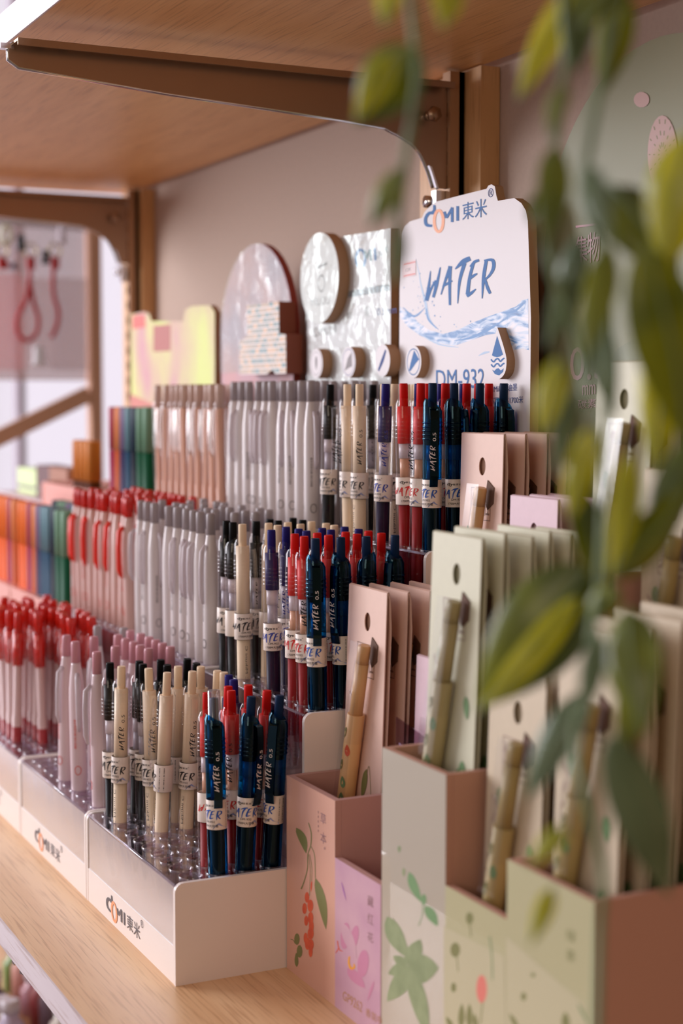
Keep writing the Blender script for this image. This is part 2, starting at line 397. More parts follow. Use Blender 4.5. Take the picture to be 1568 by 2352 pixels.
def gel_pen(kind):
    cb, cl, pm = TINK[kind]; rb = .0057
    t = thing('gel_pen', kind+' gel pen', 'pen')
    button = mat('pen_button_'+kind, cb, .5, spec=.12); ink = mat('pen_ink_'+kind, cl, .4, spec=.1)
    shell = clear('pen_shell_blue', (50, 160, 205), .06, .03, gain=.7, gcol=(.45, .8, 1, 1)) if kind == 'blue' else CLR
    sl = lambda k, a: (.0028*math.cos(a+.6) if k >= 12 else 0)
    pr = [(.0016, .0), (.0036, .010), (.0052, .014)]
    for z in (.020, .027, .034, .045, .053, .060): pr += [(rb, z-.0015), (rb-.0003, z), (rb, z+.0015)]
    pr = pr[:12]+[(rb, .047), (rb, .060)]
    sl = lambda k, a: (.0026*math.cos(a+.6) if k == K-1 else (.0026*math.cos(a+.6) if k == K-2 else 0))
    pr += [(rb, .0665), (rb, .105), (rb*1.02, .1055), (rb*1.02, .118), (rb, .1255), (rb*.8, .128)]; K = len(pr)
    b = MB(); b.lathe(pr, shell, 16, slant=sl, caps=False)
    for i in range(5): b.lathe([(rb+.0001, .106+i*.0024), (rb+.0005, .1066+i*.0024), (rb+.0001, .1072+i*.0024)], shell, 16, caps=False)
    b.build('barrel', t)
    c = MB()
    c.lathe([(.0010, .001), (.0030, .011), (.0042, .016), (.0043, .0655)], ink, 14)
    if kind == 'beige':
        c.lathe([(.0043, .0825), (.0043, .1255)], mat('pen_core_beige', (240, 214, 184), .45), 14)
        c.shapes([text('工 Mikuni C', 0, 0, .024, .0016, INK)], lambda x, z: cyl(.0053, -.1)(z, .038+x), st=0)
    else:
        c.lathe([(.0031, .0825), (.0031, .094)], mat('refill_'+kind, dict(red=(226, 170, 140), blue=(30, 90, 130)).get(kind, (190, 178, 190)), .3, alpha=.85), 12)
        c.lathe([(.0036, .094), (.0036, .103)], mat('refill_clear_'+kind, dict(blue=(60, 130, 170)).get(kind, (222, 206, 212)), .3, alpha=.7), 12)
        c.lathe([(.0042, .103), (.0042, .1255)], mat('pen_core_'+kind, dict(black=(34, 27, 20), red=(214, 52, 46), indigo=(52, 40, 90), blue=(6, 10, 16))[kind], .4, spec=.15), 14)
    c.build('ink_refill', t)
    l = MB(); l.lathe([(rb+.0001, .066), (rb+.00015, .0661), (rb+.00015, .0825), (rb+.0001, .0826)], LABEL, 20, caps=False)
    cy = cyl(rb+.00025)
    sh = xform(WATER_N, lambda x, z: (x*.0200-.0120, .0712+z*.0190), pm)
    sh += xform(LOGO_N, lambda x, z: (x*.0100-.006, .0784+z*.0100), INK)
    sh += [text('DM-932', -.003, .0700, .0065, .0012, INK), text('1700M大容量', -.005, .0675, .0105, .0016, INK)]
    sh += [poly([(.002, .0664), (.004, .0688), (.006, .0700), (.008, .0682), (.011, .0672), (.011, .0664)], LAV)]
    l.shapes(sh, lambda x, z: cyl(rb+.0004)(x, z), st=0)
    l.shapes(barcode(.0105, .0675, .0034, .0135, INK, random.Random(3)), cy, st=0)
    l.build('label', t)
    bt = MB(); bt.lathe([(.0026, .118), (.0026, .1385), (.0024, .1395)], button, 14); bt.build('push_button', t)
    k = MB(); az = .9
    cmat = clear('pen_clip_blue', (24, 96, 140), .08, .04, gcol=(.4, .8, 1, 1)) if kind == 'blue' else CLR
    pts = [(.0056, .1245), (.0080, .1235), (.0088, .118), (.0094, .100), (.0092, .085), (.0082, .0795), (.0074, .0785)]
    vs = []; n = len(pts)
    for r, z in pts:
        for s in (-1, 1):
            for rr in (r, r-.0012): vs.append((rr*math.cos(az)-s*.0024*math.sin(az), rr*math.sin(az)+s*.0024*math.cos(az), z))
    fs = []
    for i in range(n-1):
        o = 4*i; fs += [(o, o+4, o+6, o+2), (o+1, o+3, o+7, o+5), (o, o+1, o+5, o+4), (o+2, o+6, o+7, o+3)]
    fs += [(0, 2, 3, 1), (4*n-4, 4*n-3, 4*n-1, 4*n-2)]
    k.add(vs, fs, cmat)
    tm = mat('clip_print_white', (225, 215, 215), .5) if kind == 'blue' else (pm if kind == 'indigo' else INK)
    tx = xform(WATER_N, lambda x, z: (.088+x*.015, -.0012+z*.013))+[text('0.5', .1055, -.001, .005, .0020, tm)]
    k.shapes(tx, lambda x, y: (.0096*math.cos(az)+y*math.sin(az), .0096*math.sin(az)-y*math.cos(az), x), tm, st=0)
    k.build('clip', t)
    return t
def frosted_pen(nm, body, tip, accent, clipcol, label):
    t = thing(nm, label, 'pen'); fb = mat('frosted_'+nm+str(body[1]), body, .35, alpha=.86, coat=.3)
    pr = [(.0012, 0), (.0038, .012), (.0052, .018), (.0055, .06), (.0054, .100), (.0052, .110), (.0042, .120), (.0033, .1265), (.0033, .128)]
    b = MB(); b.lathe(pr, fb, 14)
    b.shapes(barcode(-.0005, .070, .0016, .020, accent, random.Random(5)), cyl(.0057, -.5), st=0)
    b.shapes([ribbon(ell(0, .055, .0022, .0030, 14), .0005, accent, closed=True)], cyl(.0057, -.2), st=0); b.build('barrel', t)
    c = MB(); c.lathe([(.0031, .127), (.0031, .141), (.0027, .1425)], tip, 12); c.build('push_button', t)
    k = MB(); cm = clipcol
    k.tube([(.0045, 0, .121), (.0078, 0, .117), (.0086, 0, .105), (.0084, 0, .088), (.0070, 0, .082)], [.0014, .002, .002, .0019, .001], cm, 8); k.build('clip', t)
    return t
def clear_pen(nm, inner, capm, nm2, clipm):
    label = nm2
    t = thing(nm, label, 'pen')
    b = MB(); b.lathe([(.0014, 0), (.0040, .012), (.0052, .018), (.0053, .118), (.0050, .126), (.0036, .128)], CLR, 14, caps=False); b.build('barrel', t)
    c = MB(); c.lathe([(.0010, .001), (.0030, .012), (.0038, .020), (.0038, .060), (.0034, .0602), (.0034, .122)], inner, 12); c.build('ink_refill', t)
    if nm2 == 'redcap':
        c.mats[0] = mat('inner_pale_pink', (226, 190, 186), .4); c.lathe([(.0039, .024), (.0039, .052)], inner, 12); c.lathe([(.0042, .100), (.0042, .1255)], capm, 12)
        ob = [o for o in t.children if o.name.startswith('ink_refill')][0]; COL.objects.unlink(ob); bpy.data.objects.remove(ob); c.build('ink_refill', t)
    q = MB(); q.lathe([(.0034, .122), (.0034, .139), (.0030, .1410)], capm, 12); q.build('push_button', t)
    k = MB(); k.tube([(.0045, 0, .124), (.0078, 0, .120), (.0084, 0, .105), (.0080, 0, .090), (.0066, 0, .084)], [.0012, .0018, .0018, .0018, .001], clipm, 8); k.build('clip', t)
    return t
def marker(nm, top, bot, label):
    t = thing(nm, label, 'marker'); mt = mat(nm+'_top_'+str(top), top, .5, spec=.2); mb = mat(nm+'_low_'+str(bot), bot, .5, spec=.15)
    b = MB(); b.lathe([(.0066, 0), (.0072, .002), (.0072, .0715)], mb, 14); b.build('barrel', t)
    c = MB(); c.lathe([(.0073, .072), (.0073, .109), (.0066, .1115)], mt, 14); c.build('cap', t)
    return t

GP = {k: gel_pen(k) for k in TINK}
FROST = mat('frosted_clip', (214, 200, 204), .35, alpha=.6)
GREYTIP = mat('grey_tip', (172, 160, 162), .35, alpha=.85)
PINKTIP = mat('dusty_pink_tip', (214, 150, 160), .35, alpha=.9)
REDGLIT = mat('red_glitter', (238, 34, 10), .25, coat=.2, noise=.5, nscale=900)
REDCLIP = mat('red_clip', (240, 42, 12), .35, coat=.1)
PINKP = mat('print_coral', (216, 92, 80), .5)
PR = dict(grey=frosted_pen('frosted_pen', (226, 214, 212), GREYTIP, mat('print_mid_grey', (110, 100, 100), .5), FROST, 'grey'),
          pink=frosted_pen('frosted_pen', (232, 206, 208), PINKTIP, PINKP, FROST, 'pink'),
          redclip=frosted_pen('frosted_pen', (224, 184, 174), REDGLIT, PINKP, REDCLIP, 'redclip'),
          redcap=clear_pen('clear_pen', mat('inner_red', (176, 40, 44), .35), REDGLIT, 'redcap', CLR),
          peach=clear_pen('clear_pen', mat('inner_peach', (224, 172, 148), .4), mat('peach_button', (216, 186, 172), .3, alpha=.8), 'peach', clear('clip_clear_bright', (255, 255, 255), .1, .35)))
MK = {k: marker('marker_pen', *v, k) for k, v in dict(green=((112, 150, 122), (10, 84, 52)), teal=((104, 140, 150), (16, 66, 96)), navy=((44, 58, 76), (8, 16, 38)), purple=((130, 108, 140), (50, 34, 80)),
      orange=((232, 142, 84), (204, 92, 36)), magenta=((176, 74, 90), (158, 28, 74)), bright=((240, 120, 40), (236, 98, 20)), amber=((206, 126, 50), (92, 44, 14))).items()}
USED = set()
ORD = ['front', 'second', 'third', 'back']
COLN = ['rightmost', 'second from right', 'third from right', 'fourth from right', 'fifth from right', 'sixth from right', 'fifth from left', 'fourth from left', 'third from left', 'second from left']
TIER = ['lower', 'middle', 'upper']
STN = ['nearest', 'second', 'third', 'fourth', 'fifth']
DESC = dict(black='black gel pen', beige='beige gel pen', red='red gel pen', indigo='indigo gel pen', blue='dark blue gel pen', grey='grey tipped frosted pen', pink='pink frosted pen',
            redclip='frosted pen with red clip', redcap='red capped clear pen', peach='clear peach pen', green='green marker', teal='teal marker', navy='navy marker', purple='purple marker', orange='orange marker',
            magenta='magenta marker', bright='bright orange marker', amber='amber brown marker')
NAMEP = {k: v+' pens' if 'pen' not in v else v+'s' for k, v in DESC.items()}
def colx(st, c): return X0-.0113-TW*st-.0158*c
def rowy(tier, r): return YF+TD*tier+(.0135 if tier < 2 else .0100)+.0163*r
def put(kind, st, tier, c, r, top=None, rz=None, lift=0, plen=.139, jit=1):
    proto = GP.get(kind) or PR.get(kind) or MK.get(kind)
    dep = .041 if proto.name.startswith(('gel', 'frost', 'clear')) else .031
    base = Vector((colx(st, c), rowy(tier, r), TH[tier]-dep+lift))
    hole = base+Vector((0, 0, dep))
    if top: tp = Vector((top[0], top[1], base.z+.139))
    else: tp = base+Vector((R0.uniform(-1, 1)*.0016*jit, R0.uniform(-1, 1)*.0016*jit, .139))
    d = (tp-hole).normalized(); b2 = hole-d*dep
    if rz is None: rz = R0.uniform(0, 2*PI)
    lab = '%s, %s row, %s, %s tier of the %s stand' % (DESC[kind], ORD[r], COLN[c], TIER[tier], STN[st])
    grp = '%s in the %s stand' % (NAMEP[kind], STN[st])
    q = Vector((0, 0, 1)).rotation_difference(d) @ Matrix.Rotation(rz, 3, 'Z').to_quaternion()
    if proto.name not in USED:
        USED.add(proto.name); KIDS[proto.name] = list(proto.children)
        proto.location = b2; proto.rotation_mode = 'QUATERNION'; proto.rotation_quaternion = q; proto['label'] = lab; proto['group'] = grp; return proto
    return dup(proto, b2, q, lab, grp)
A0 = -.38   # azimuth from the pens to the camera
# nearest stand, lower tier: measured tops
for k, c, r, tp, rz in [('black', 9, 0, (-.9505, .3011), A0), ('black', 9, 1, (-.9486, .3201), A0-.3), ('black', 8, 1, (-.9367, .3184), A0-.5), ('black', 9, 2, (-.9475, .3341), None), ('black', 8, 2, (-.9285, .3317), None),
    ('black', 9, 3, (-.9448, .3512), None), ('black', 8, 3, (-.9266, .3506), None), ('beige', 8, 0, (-.9348, .3037), A0-.7), ('beige', 7, 1, (-.92, .3164), A0-.6), ('beige', 6, 1, (-.9017, .3221), A0-2.2),
    ('beige', 7, 2, (-.9195, .3357), None), ('beige', 6, 2, (-.8993, .3377), A0-.6), ('beige', 7, 3, (-.9133, .3485), A0-.5), ('beige', 6, 3, (-.8956, .3526), None), ('beige', 5, 3, (-.8870, .3535), None),
    ('indigo', 4, 3, (-.8784, .3532), None), ('indigo', 3, 3, (-.862, .3497), None), ('red', 1, 1, (-.8312, .3208), A0+.9), ('red', 2, 2, (-.8436, .3389), None), ('red', 1, 2, (-.8301, .3353), A0-1.0),
    ('red', 2, 3, (-.8411, .3505), None), ('red', 1, 3, (-.8212, .3539), A0-.6), ('blue', 0, 1, (-.8136, .3181), A0-.75), ('blue', 0, 2, (-.8081, .3386), A0-.15), ('blue', 0, 3, (-.8047, .3545), A0-1.3)]:
    o = put(k, 0, 0, c, r, tp, rz)
    if (k, c, r) == ('blue', 0, 1):
        w = MB(); w.lathe([(.0040, .127), (.0037, .1275), (.0035, .1435), (.0031, .1440)], clear('tester_cap_clear', (226, 222, 232), .1, .14), 14)
        w.build('clear_cap', o); TESTER = o
# nearest stand, middle and upper tiers
def fill(st, tier, cols, jit=1):
    for c, kinds in cols.items():
        for r, k in enumerate(kinds):
            if k: put(k, st, tier, c, r, rz=R0.choice([A0-.9, A0-.5, A0, A0+.3, A0-1.5, A0+1.8]) if k in GP else R0.uniform(-2.2, .6), jit=jit)
b_, r_, i_, k_, e_ = 'blue', 'red', 'indigo', 'black', 'beige'
fill(0, 1, {0: [b_]*4, 1: [r_]*4, 2: [r_]*4, 3: [None, i_, i_, i_], 4: [i_]*4, 5: [None, i_, None, e_], 6: [None, e_, e_, e_], 7: [e_]*4, 8: [k_]*4, 9: [k_, None, k_, k_]})
fill(0, 2, {0: [b_]*4, 1: [r_]*4, 2: [r_]*4, 3: [None, i_, i_, i_], 4: [i_, None, i_, i_], 5: [None, e_, e_, e_], 6: [e_]*4, 7: [e_, None, e_, e_], 8: [None, k_, k_, None], 9: [k_, None, k_, k_]})
# second stand
k1 = 'pink'
fill(1, 0, {0: [k1, None, k1, k1], 1: [None, k1, k1, k1], 2: [None, None, k1, k1], 3: [k1, None, k1, k1], 4: [None, k1, k1, k1], 5: [k1, None, None, k1], 6: [None, None, None, 'grey'], 7: [None, None, 'grey', None]})
G, p_, rc, rd = 'grey', 'pink', 'redclip', 'redcap'
fill(1, 1, {0: [G, G, G, None], 1: [G, None, G, G], 2: [G, G, None, G], 3: [G, G, G, None], 4: [G, None, G, G], 5: [G, G, None, None], 6: [None, G, G, G], 7: [G, G, None, G], 8: [G, None, G, None], 9: [G, G, None, G]})
fill(1, 2, {c: [G, G if c % 3 else None, None if c % 2 else G, G] for c in range(10)})
fill(2, 0, {c: [rd if c > 2 else None, rd if c > 1 else None, rd, rd] for c in range(10)}, 2.2)
fill(2, 1, {c: [rc, rc, rc if c % 2 else None, rc] for c in range(10)}, 1.6)
fill(2, 2, {c: ['peach', 'peach' if c % 2 else None, 'peach', None] for c in range(10)})
mk = ['green', 'green', 'navy', 'teal', 'purple', 'orange', 'magenta']; mk2 = ['green', 'green', 'navy', 'teal', 'teal', 'purple', 'orange', 'magenta', 'bright', 'bright']
fill(3, 2, {c: [mk[c], None, mk[(c+5) % 5], None] for c in range(7)}, .5)
fill(3, 1, {c: [mk2[c], None, mk[(c+3) % 5], None] for c in range(10)}, .5)
fill(4, 1, {c: [['orange', 'magenta', 'bright', 'bright', 'bright', 'bright', 'orange', 'bright', 'bright', 'bright'][c], None, None, None] for c in range(10)}, .5)
for c in range(4): put('amber', 4, 2, c, 0, lift=-.034, jit=.3)
fill(3, 0, {c: [None, 'magenta' if c % 2 else 'orange', None, None] for c in range(5)}, .5)

for ch in list(TESTER.children):
    if ch.name.startswith('push_button'): ch.data = ch.data.copy(); ch.data.materials[0] = mat('pen_button_grey_blue', (78, 84, 102), .45)
# ------------------------------------------------------------------ pen stands
def rprof(y0, z0, y1, z1, r):
    """rounded front-top corner"""
    return [(y0+r-r*math.cos(a), z1-r+r*math.sin(a)) for a in [PI/2*i/5 for i in range(6)]]
def stand(st, label, body=None, acrylic=True, logo=True):
    Wm = body or WHITE; xr = X0-TW*st; xl = xr-TW+.0012
    t = thing('pen_stand', label, 'display stand', (xr, YF, 0)); O = Vector((xr, YF, 0))
    prof = [(0, 0)]
    for k in range(3): prof += ([(TD*k, TH[k-1])] if k else [])+rprof(TD*k, 0, 0, TH[k], .005)
    prof += [(.2185, TH[2]), (.2185, 0)]
    for nm, a, b in (('side_panel', 0, -.003), ('side_panel', xl-xr, xl-xr+.003)):
        MB().plate([prof], 'x', a, b, Wm).build(nm, t)
    li = MB(); li.box((xl-xr+.003, .0002, 0), (-.003, .0032, .0215), Wm); li.box((xl-xr+.003, .0034, .0003), (-.003, .2155, .002), Wm); li.box((xl-xr+.003, .216, .0003), (-.003, .2183, TH[2]-.004), Wm)
    if logo:
        a = P(243.6, 2079, 'y', YF); b = P(329, 2127, 'y', YF); w = b.x-a.x; ox = a.x-X0
        gi = mat('logo_charcoal', (84, 76, 80), .5)
        sh = [(vs, fs, gi if m in (BLUE, NAVYP) else m) for vs, fs, m in LOGO_N]
        li.shapes(xform(sh, lambda x, z: (ox+x*w, .0025+z*w)), lambda x, z: (x, -.0001, z))
    li.build('front_lip', t)
    for k in range(3):
        y0 = TD*k+.0006; z1 = TH[k]-.0006; z0 = .0215 if k == 0 else TH[k-1]-.003; b = MB()
        fm = (ACRF if k == 0 else ACR) if acrylic else Wm; am = ACR if acrylic else Wm
        b.box((xl-xr+.0032, y0, z0), (-.0032, y0+.0018, z1-.002), fm)
        out = [(xl-xr+.0032, y0), (-.0032, y0), (-.0032, y0+TD-.002), (xl-xr+.0032, y0+TD-.002)]; holes = []
        hr = .0064 if acrylic else .0077
        for c in range(10):
            for r in range(4):
                if not acrylic and (r % 2): continue
                holes.append(ell(-.0113-.0158*c, rowy(k, r)-YF, hr, hr, 14)[::-1])
        b.plate([out]+holes, 'z', z1, z1-.002, am)
        if acrylic:
            for h in holes:
                n = len(h); cx = sum(q[0] for q in h)/n; cy = sum(q[1] for q in h)/n
                b.lathe([(.0064, z1-.006), (.0064, z1+.0008), (.0070, z1+.0008), (.0070, z1)], ACRR, 14, (cx, cy), caps=False)
            b.tube([(xl-xr+.0032, y0+.0006, z1-.0008), (-.0032, y0+.0006, z1-.0008)], .0010, ACRR, 6)
        b.build('tier_tray', t)
    return t
S1 = stand(0, 'nearest white pen stand with clear trays and the blue WATER header board')
S2 = stand(1, 'second white pen stand, its round badge header wrapped in crinkled film')
S3 = stand(2, 'third pen stand, full of red pens under a pink arched header')
pinkb = mat('coral_stand_card', (216, 150, 136), .5)
S4 = stand(3, 'coral marker stand under the yellow and pink header card', pinkb, False, False)
S5 = stand(4, 'fifth stand at far left, coral, holding orange markers and boxes', pinkb, False, False)

# header boards ---------------------------------------------------------------
def pxw(pts, y, s=1, ox=0, oy=0): return [(lambda q: (q.x, q.z))(P(a/s+ox, b/s+oy, 'y', y)) for a, b in pts]
def rel(o, pts): return [(x-o.x, z) for x, z in pts]
def header(stnd, pts, ybk, mf, ms, shp=(), name='header_board', y0=YS, label=None):
    o = stnd.location; b = MB(); b.plate([rel(o, pts)], 'y', y0-o.y, ybk-o.y, mf, ms)
    b.shapes(list(shp), lambda x, z: (x-o.x, y0-.00006-o.y, z)); ob = b.build(name, stnd)
    if label: ob['label'] = label
    return ob
def sub(parent, pts, y0, y1, mf, ms, shp=(), name='badge', label=None):
    o = parent.parent.location; b = MB(); b.plate([rel(o, pts)], 'y', y0-o.y, y1-o.y, mf, ms)
    b.shapes(list(shp), lambda x, z: (x-o.x, y0-.00006-o.y, z)); ob = b.build(name, parent)
    if label: ob['label'] = label
    return ob
zp = [(1240, 2300), (1228, 1300), (1222, 420), (1205, 330), (1165, 262), (1100, 215), (952, 240), (938, 190), (925, 110), (895, 92), (868, 102), (850, 132), (600, 195), (385, 252), (330, 300), (290, 345), (270, 393), (160, 425), (110, 470), (80, 540), (70, 700), (66, 1500)]
pts1 = pxw(zp, YS, *Z392)
x1r = max(p[0] for p in pts1); pts1 = [(x1r if i < 2 else x, z) for i, (x, z) in enumerate(pts1)]
pts1 = [(max(x, X0-TW+.0005), z) for x, z in pts1]; pts1[0] = (x1r, .236); pts1[-1] = (pts1[-1][0], .37); pts1.append((pts1[-1][0], .236))
wavem = bpy.data.materials.new('printed_wave'); wavem.use_nodes = True
t_ = wavem.node_tree; b_n = t_.nodes['Principled BSDF']; tc_ = t_.nodes.new('ShaderNodeTexCoord'); mp_ = t_.nodes.new('ShaderNodeMapping'); mp_.inputs['Scale'].default_value = (26, 1, 85); mp_.inputs['Rotation'].default_value = (0, .35, 0)
n_ = t_.nodes.new('ShaderNodeTexNoise'); n_.inputs['Scale'].default_value = 1.6; n_.inputs['Detail'].default_value = 7; n_.inputs['Distortion'].default_value = 1.6
r_n = t_.nodes.new('ShaderNodeValToRGB'); el = r_n.color_ramp.elements
el[0].position = .30; el[0].color = lin((54, 100, 158)); el[1].position = .66; el[1].color = lin((236, 230, 236))
e2 = el.new(.42); e2.color = lin((88, 138, 192)); e3 = el.new(.53); e3.color = lin((196, 210, 230))
t_.links.new(tc_.outputs['Object'], mp_.inputs[0]); t_.links.new(mp_.outputs[0], n_.inputs[0]); t_.links.new(n_.outputs[0], r_n.inputs[0]); t_.links.new(r_n.outputs[0], b_n.inputs['Base Color'])
b_n.inputs['Roughness'].default_value = .45
WV = wavem; WL = mat('print_pale_blue', (170, 196, 224), .5); WD = mat('print_mid_blue', (88, 140, 196), .5)
art = [poly([(70, 1190), (110, 1230), (170, 1250), (230, 1330), (330, 1400), (460, 1440), (600, 1400), (720, 1340), (870, 1280), (985, 1240), (1050, 1215), (1120, 1190), (1170, 1135), (1226, 1122),
             (1231, 1585), (1180, 1568), (1090, 1585), (1050, 1490), (960, 1430), (840, 1450), (700, 1500), (560, 1545), (400, 1520), (250, 1450), (140, 1370), (70, 1280)], WV)]
art += [ribbon([(215, 760), (245, 900), (262, 1000), (300, 1150), (330, 1300), (400, 1390)], [2, 8, 12, 22, 26, 8], WL), ribbon([(100, 1200), (200, 1280), (300, 1200)], [6, 20, 3], WD),
        ribbon([(310, 1210), (330, 1310), (420, 1400)], [8, 16, 4], WD), ribbon([(560, 1500), (720, 1470), (880, 1390), (980, 1330)], [4, 22, 26, 6], WD), ribbon([(985, 1250), (1100, 1235), (1200, 1150)], [6, 20, 10], WD),
        ribbon([(780, 1635), (830, 1610), (878, 1600)], [4, 20, 10], WL), ribbon([(250, 1440), (420, 1530), (600, 1560)], [6, 14, 4], WL)]
rr = random.Random(2)
for i in range(46):
    x = rr.choice([rr.gauss(250, 35), rr.gauss(380, 60), rr.uniform(80, 760)]); y = rr.gauss(1120, 130) if x < 420 else rr.uniform(1270, 1420); w = rr.uniform(2, 6)
    art.append(poly(ell(x, y, w, w*1.6, 7), rr.choice([WL, WD])))
art += WATER+LOGO
art += [([(90, 795), (216, 768), (216, 910), (90, 940)], [(0, 1, 2, 3)], mat('price_sticker', (226, 204, 204), .5)), ribbon([(105, 812), (212, 790)], 10, PINKP), ribbon([(105, 918), (212, 896)], 10, PINKP), textq('12K', (125, 850), (175, 838), (175, 868), (125, 880), GREYP)]
art += [textq('DM-932', (398, 1762), (832, 1750), (832, 1925), (398, 1935), BLUE), textq('Mikuni油墨', (918, 1900), (1128, 1882), (1128, 1948), (918, 1966), NAVYP), textq('书写可达1700米', (880, 2010), (1182, 1995), (1182, 2062), (880, 2076), NAVYP)]
H1 = header(S1, pts1, .518, BOARD, CORE, onplane(art, 'y', YS, *Z392), label='white header board with blue WATER lettering, wave and logo')
dz = lambda pts: pxw(pts, .506, *Z392)
drop = spline([(948, 1380), (985, 1490), (1022, 1620), (1030, 1700), (1015, 1790), (962, 1845), (900, 1800), (876, 1720), (880, 1620), (915, 1490), (946, 1384)], 3)
dsh = [poly([(946, 1455), (1000, 1625), (975, 1640), (945, 1650), (915, 1640), (899, 1632)], BLUE),
       ribbon([(890, 1668), (915, 1690), (935, 1668), (955, 1662), (975, 1685), (995, 1668), (1012, 1655)], 14, BLUE), ribbon([(892, 1712), (915, 1735), (935, 1712), (955, 1708), (975, 1730), (995, 1712), (1012, 1702)], 14, BLUE),
       poly([(900, 1758), (920, 1772), (940, 1752), (960, 1748), (980, 1768), (1005, 1748), (1000, 1780), (965, 1812), (925, 1800)], BLUE)]
sub(H1, dz(drop), .506, YS, BOARD, CORE, onplane(dsh, 'y', .506, *Z392), 'drop_emblem', 'thick water drop emblem with waves')
def disc(parent, u, v, r, y0, shp_, name='disc_emblem', label=None, s=1, ox=0, oy=0, mf=None):
    c = P(u/s+ox, v/s+oy, 'y', y0); return sub(parent, ell(c.x, c.z, r, r, 36), y0, YS, mf or BOARD, CORE, [(x, f, m) for x, f, m in shp_(c)], name, label)
def penicon(c):
    r = .0086; return [ribbon(ell(c.x, c.z, r, r, 28), .0007, BLUE, closed=True), poly([(c.x-.006, c.z-.0055), (c.x-.004, c.z-.001), (c.x+.001, c.z+.0078), (c.x+.0078, c.z+.0015), (c.x+.0035, c.z-.001), (c.x-.004, c.z-.0062)], BLUE)]
def dropicon(c): return [ribbon(ell(c.x, c.z, .0088, .0088, 24), .0004, GREYP, closed=True), leafp(c.x, c.z+.006, c.x, c.z-.005, .004, GREYP)]
def handicon(c): return [ribbon(ell(c.x, c.z, .0095, .0095, 24), .0004, NAVYP, closed=True), poly([(c.x-.006, c.z-.006), (c.x-.001, c.z+.003), (c.x+.005, c.z+.007), (c.x+.006, c.z-.003), (c.x+.001, c.z-.004)], GREYP)]
def nibicon(c): return [ribbon([(c.x-.006, c.z-.007), (c.x, c.z), (c.x+.005, c.z+.007)], [.002, .0035, .002], NAVYP)]
disc(H1, 192, 1690, .0108, .5055, penicon, label='raised round disc with a blue pen nib', s=3.92, ox=900, oy=400)

p2 = pxw([(706, 905), (706, 620), (712, 590), (790, 543), (914, 521), (914, 640), (916, 905)], YS)
p2[0] = (p2[1][0], .236); p2[-1] = (X0-TW-.004, .236); p2[4] = (X0-TW-.004, p2[4][1]); p2[5] = (X0-TW-.004, p2[5][1])
Z56 = (5.6, 680, 480)
teal = mat('print_grey_teal', (96, 120, 130), .5)
a2 = [ribbon(ell(828, 640, 60, 115, 24), 34, BLUE, closed=True), ribbon([(880, 530), (905, 640)], 30, teal), ribbon([(905, 640), (950, 520)], 28, teal), ribbon([(955, 520), (962, 670)], 30, teal), ribbon([(1010, 500), (1020, 660)], 30, BLUE),
      textq('DOMI', (1040, 560), (1180, 470), (1180, 560), (1040, 640), teal), ([(660, 1060), (1200, 960), (1200, 1050), (660, 1140)], [(0, 1, 2, 3)], mat('print_band', (150, 156, 170), .5)), textq('ERITC', (860, 1010), (1200, 960), (1200, 1060), (860, 1110), GREYP),
      textq('DM059', (235, 1530), (520, 1495), (520, 1600), (235, 1645), GREYP), textq('0.5mm', (1040, 1280), (1290, 1240), (1290, 1340), (1040, 1370), NAVYP), textq('复古', (650, 1330), (720, 1310), (720, 1400), (650, 1410), GREYP), textq('笔', (880, 1260), (940, 1240), (940, 1380), (880, 1395), GREYP)]
a2 = [s for s in a2]
H2 = header(S2, p2, .518, mat('printed_lilac_board', (216, 206, 212), .45), CORE, onplane(a2, 'y', YS, *Z56), label='white header board wrapped in crinkled clear film')
c2 = P(738, 632, 'y', .503)
bsh = [textq('MILOU', (c2.x-.018, c2.z-.016), (c2.x+.014, c2.z-.016), (c2.x+.014, c2.z-.022), (c2.x-.018, c2.z-.022), GREYP), ribbon([(c2.x-.008, c2.z+.006), (c2.x+.010, c2.z+.008)], .002, GREYP), ribbon(ell(c2.x, c2.z-.006, .006, .006, 14), .0012, GREYP, closed=True)]
B2 = sub(H2, ell(c2.x-.004, c2.z-.002, .0335, .0335, 48), .503, YS, BOARD, CORE, bsh, 'round_badge', 'big round raised badge on the header corner')
for (u, v, f_, lb) in ((726, 835, dropicon, 'small disc with a drop'), (800, 832, handicon, 'small disc with a hand'), (878, 828, nibicon, 'small disc with a stroke')):
    disc(H2, u, v, .0112, .5035, f_, label=lb)
fb = MB(); o2 = S2.location; fb.plate([rel(o2, [p2[1], p2[2], p2[3], p2[4], p2[5], (p2[5][0], .33), (p2[1][0], .33)])], 'y', YS-.0012-o2.y, YS-.0009-o2.y, FILM)
fb.plate([rel(o2, ell(c2.x-.004, c2.z-.002, .0336, .0336, 40))], 'y', .5022-o2.y, .5025-o2.y, FILM); fb.build('crinkled_wrap', H2)

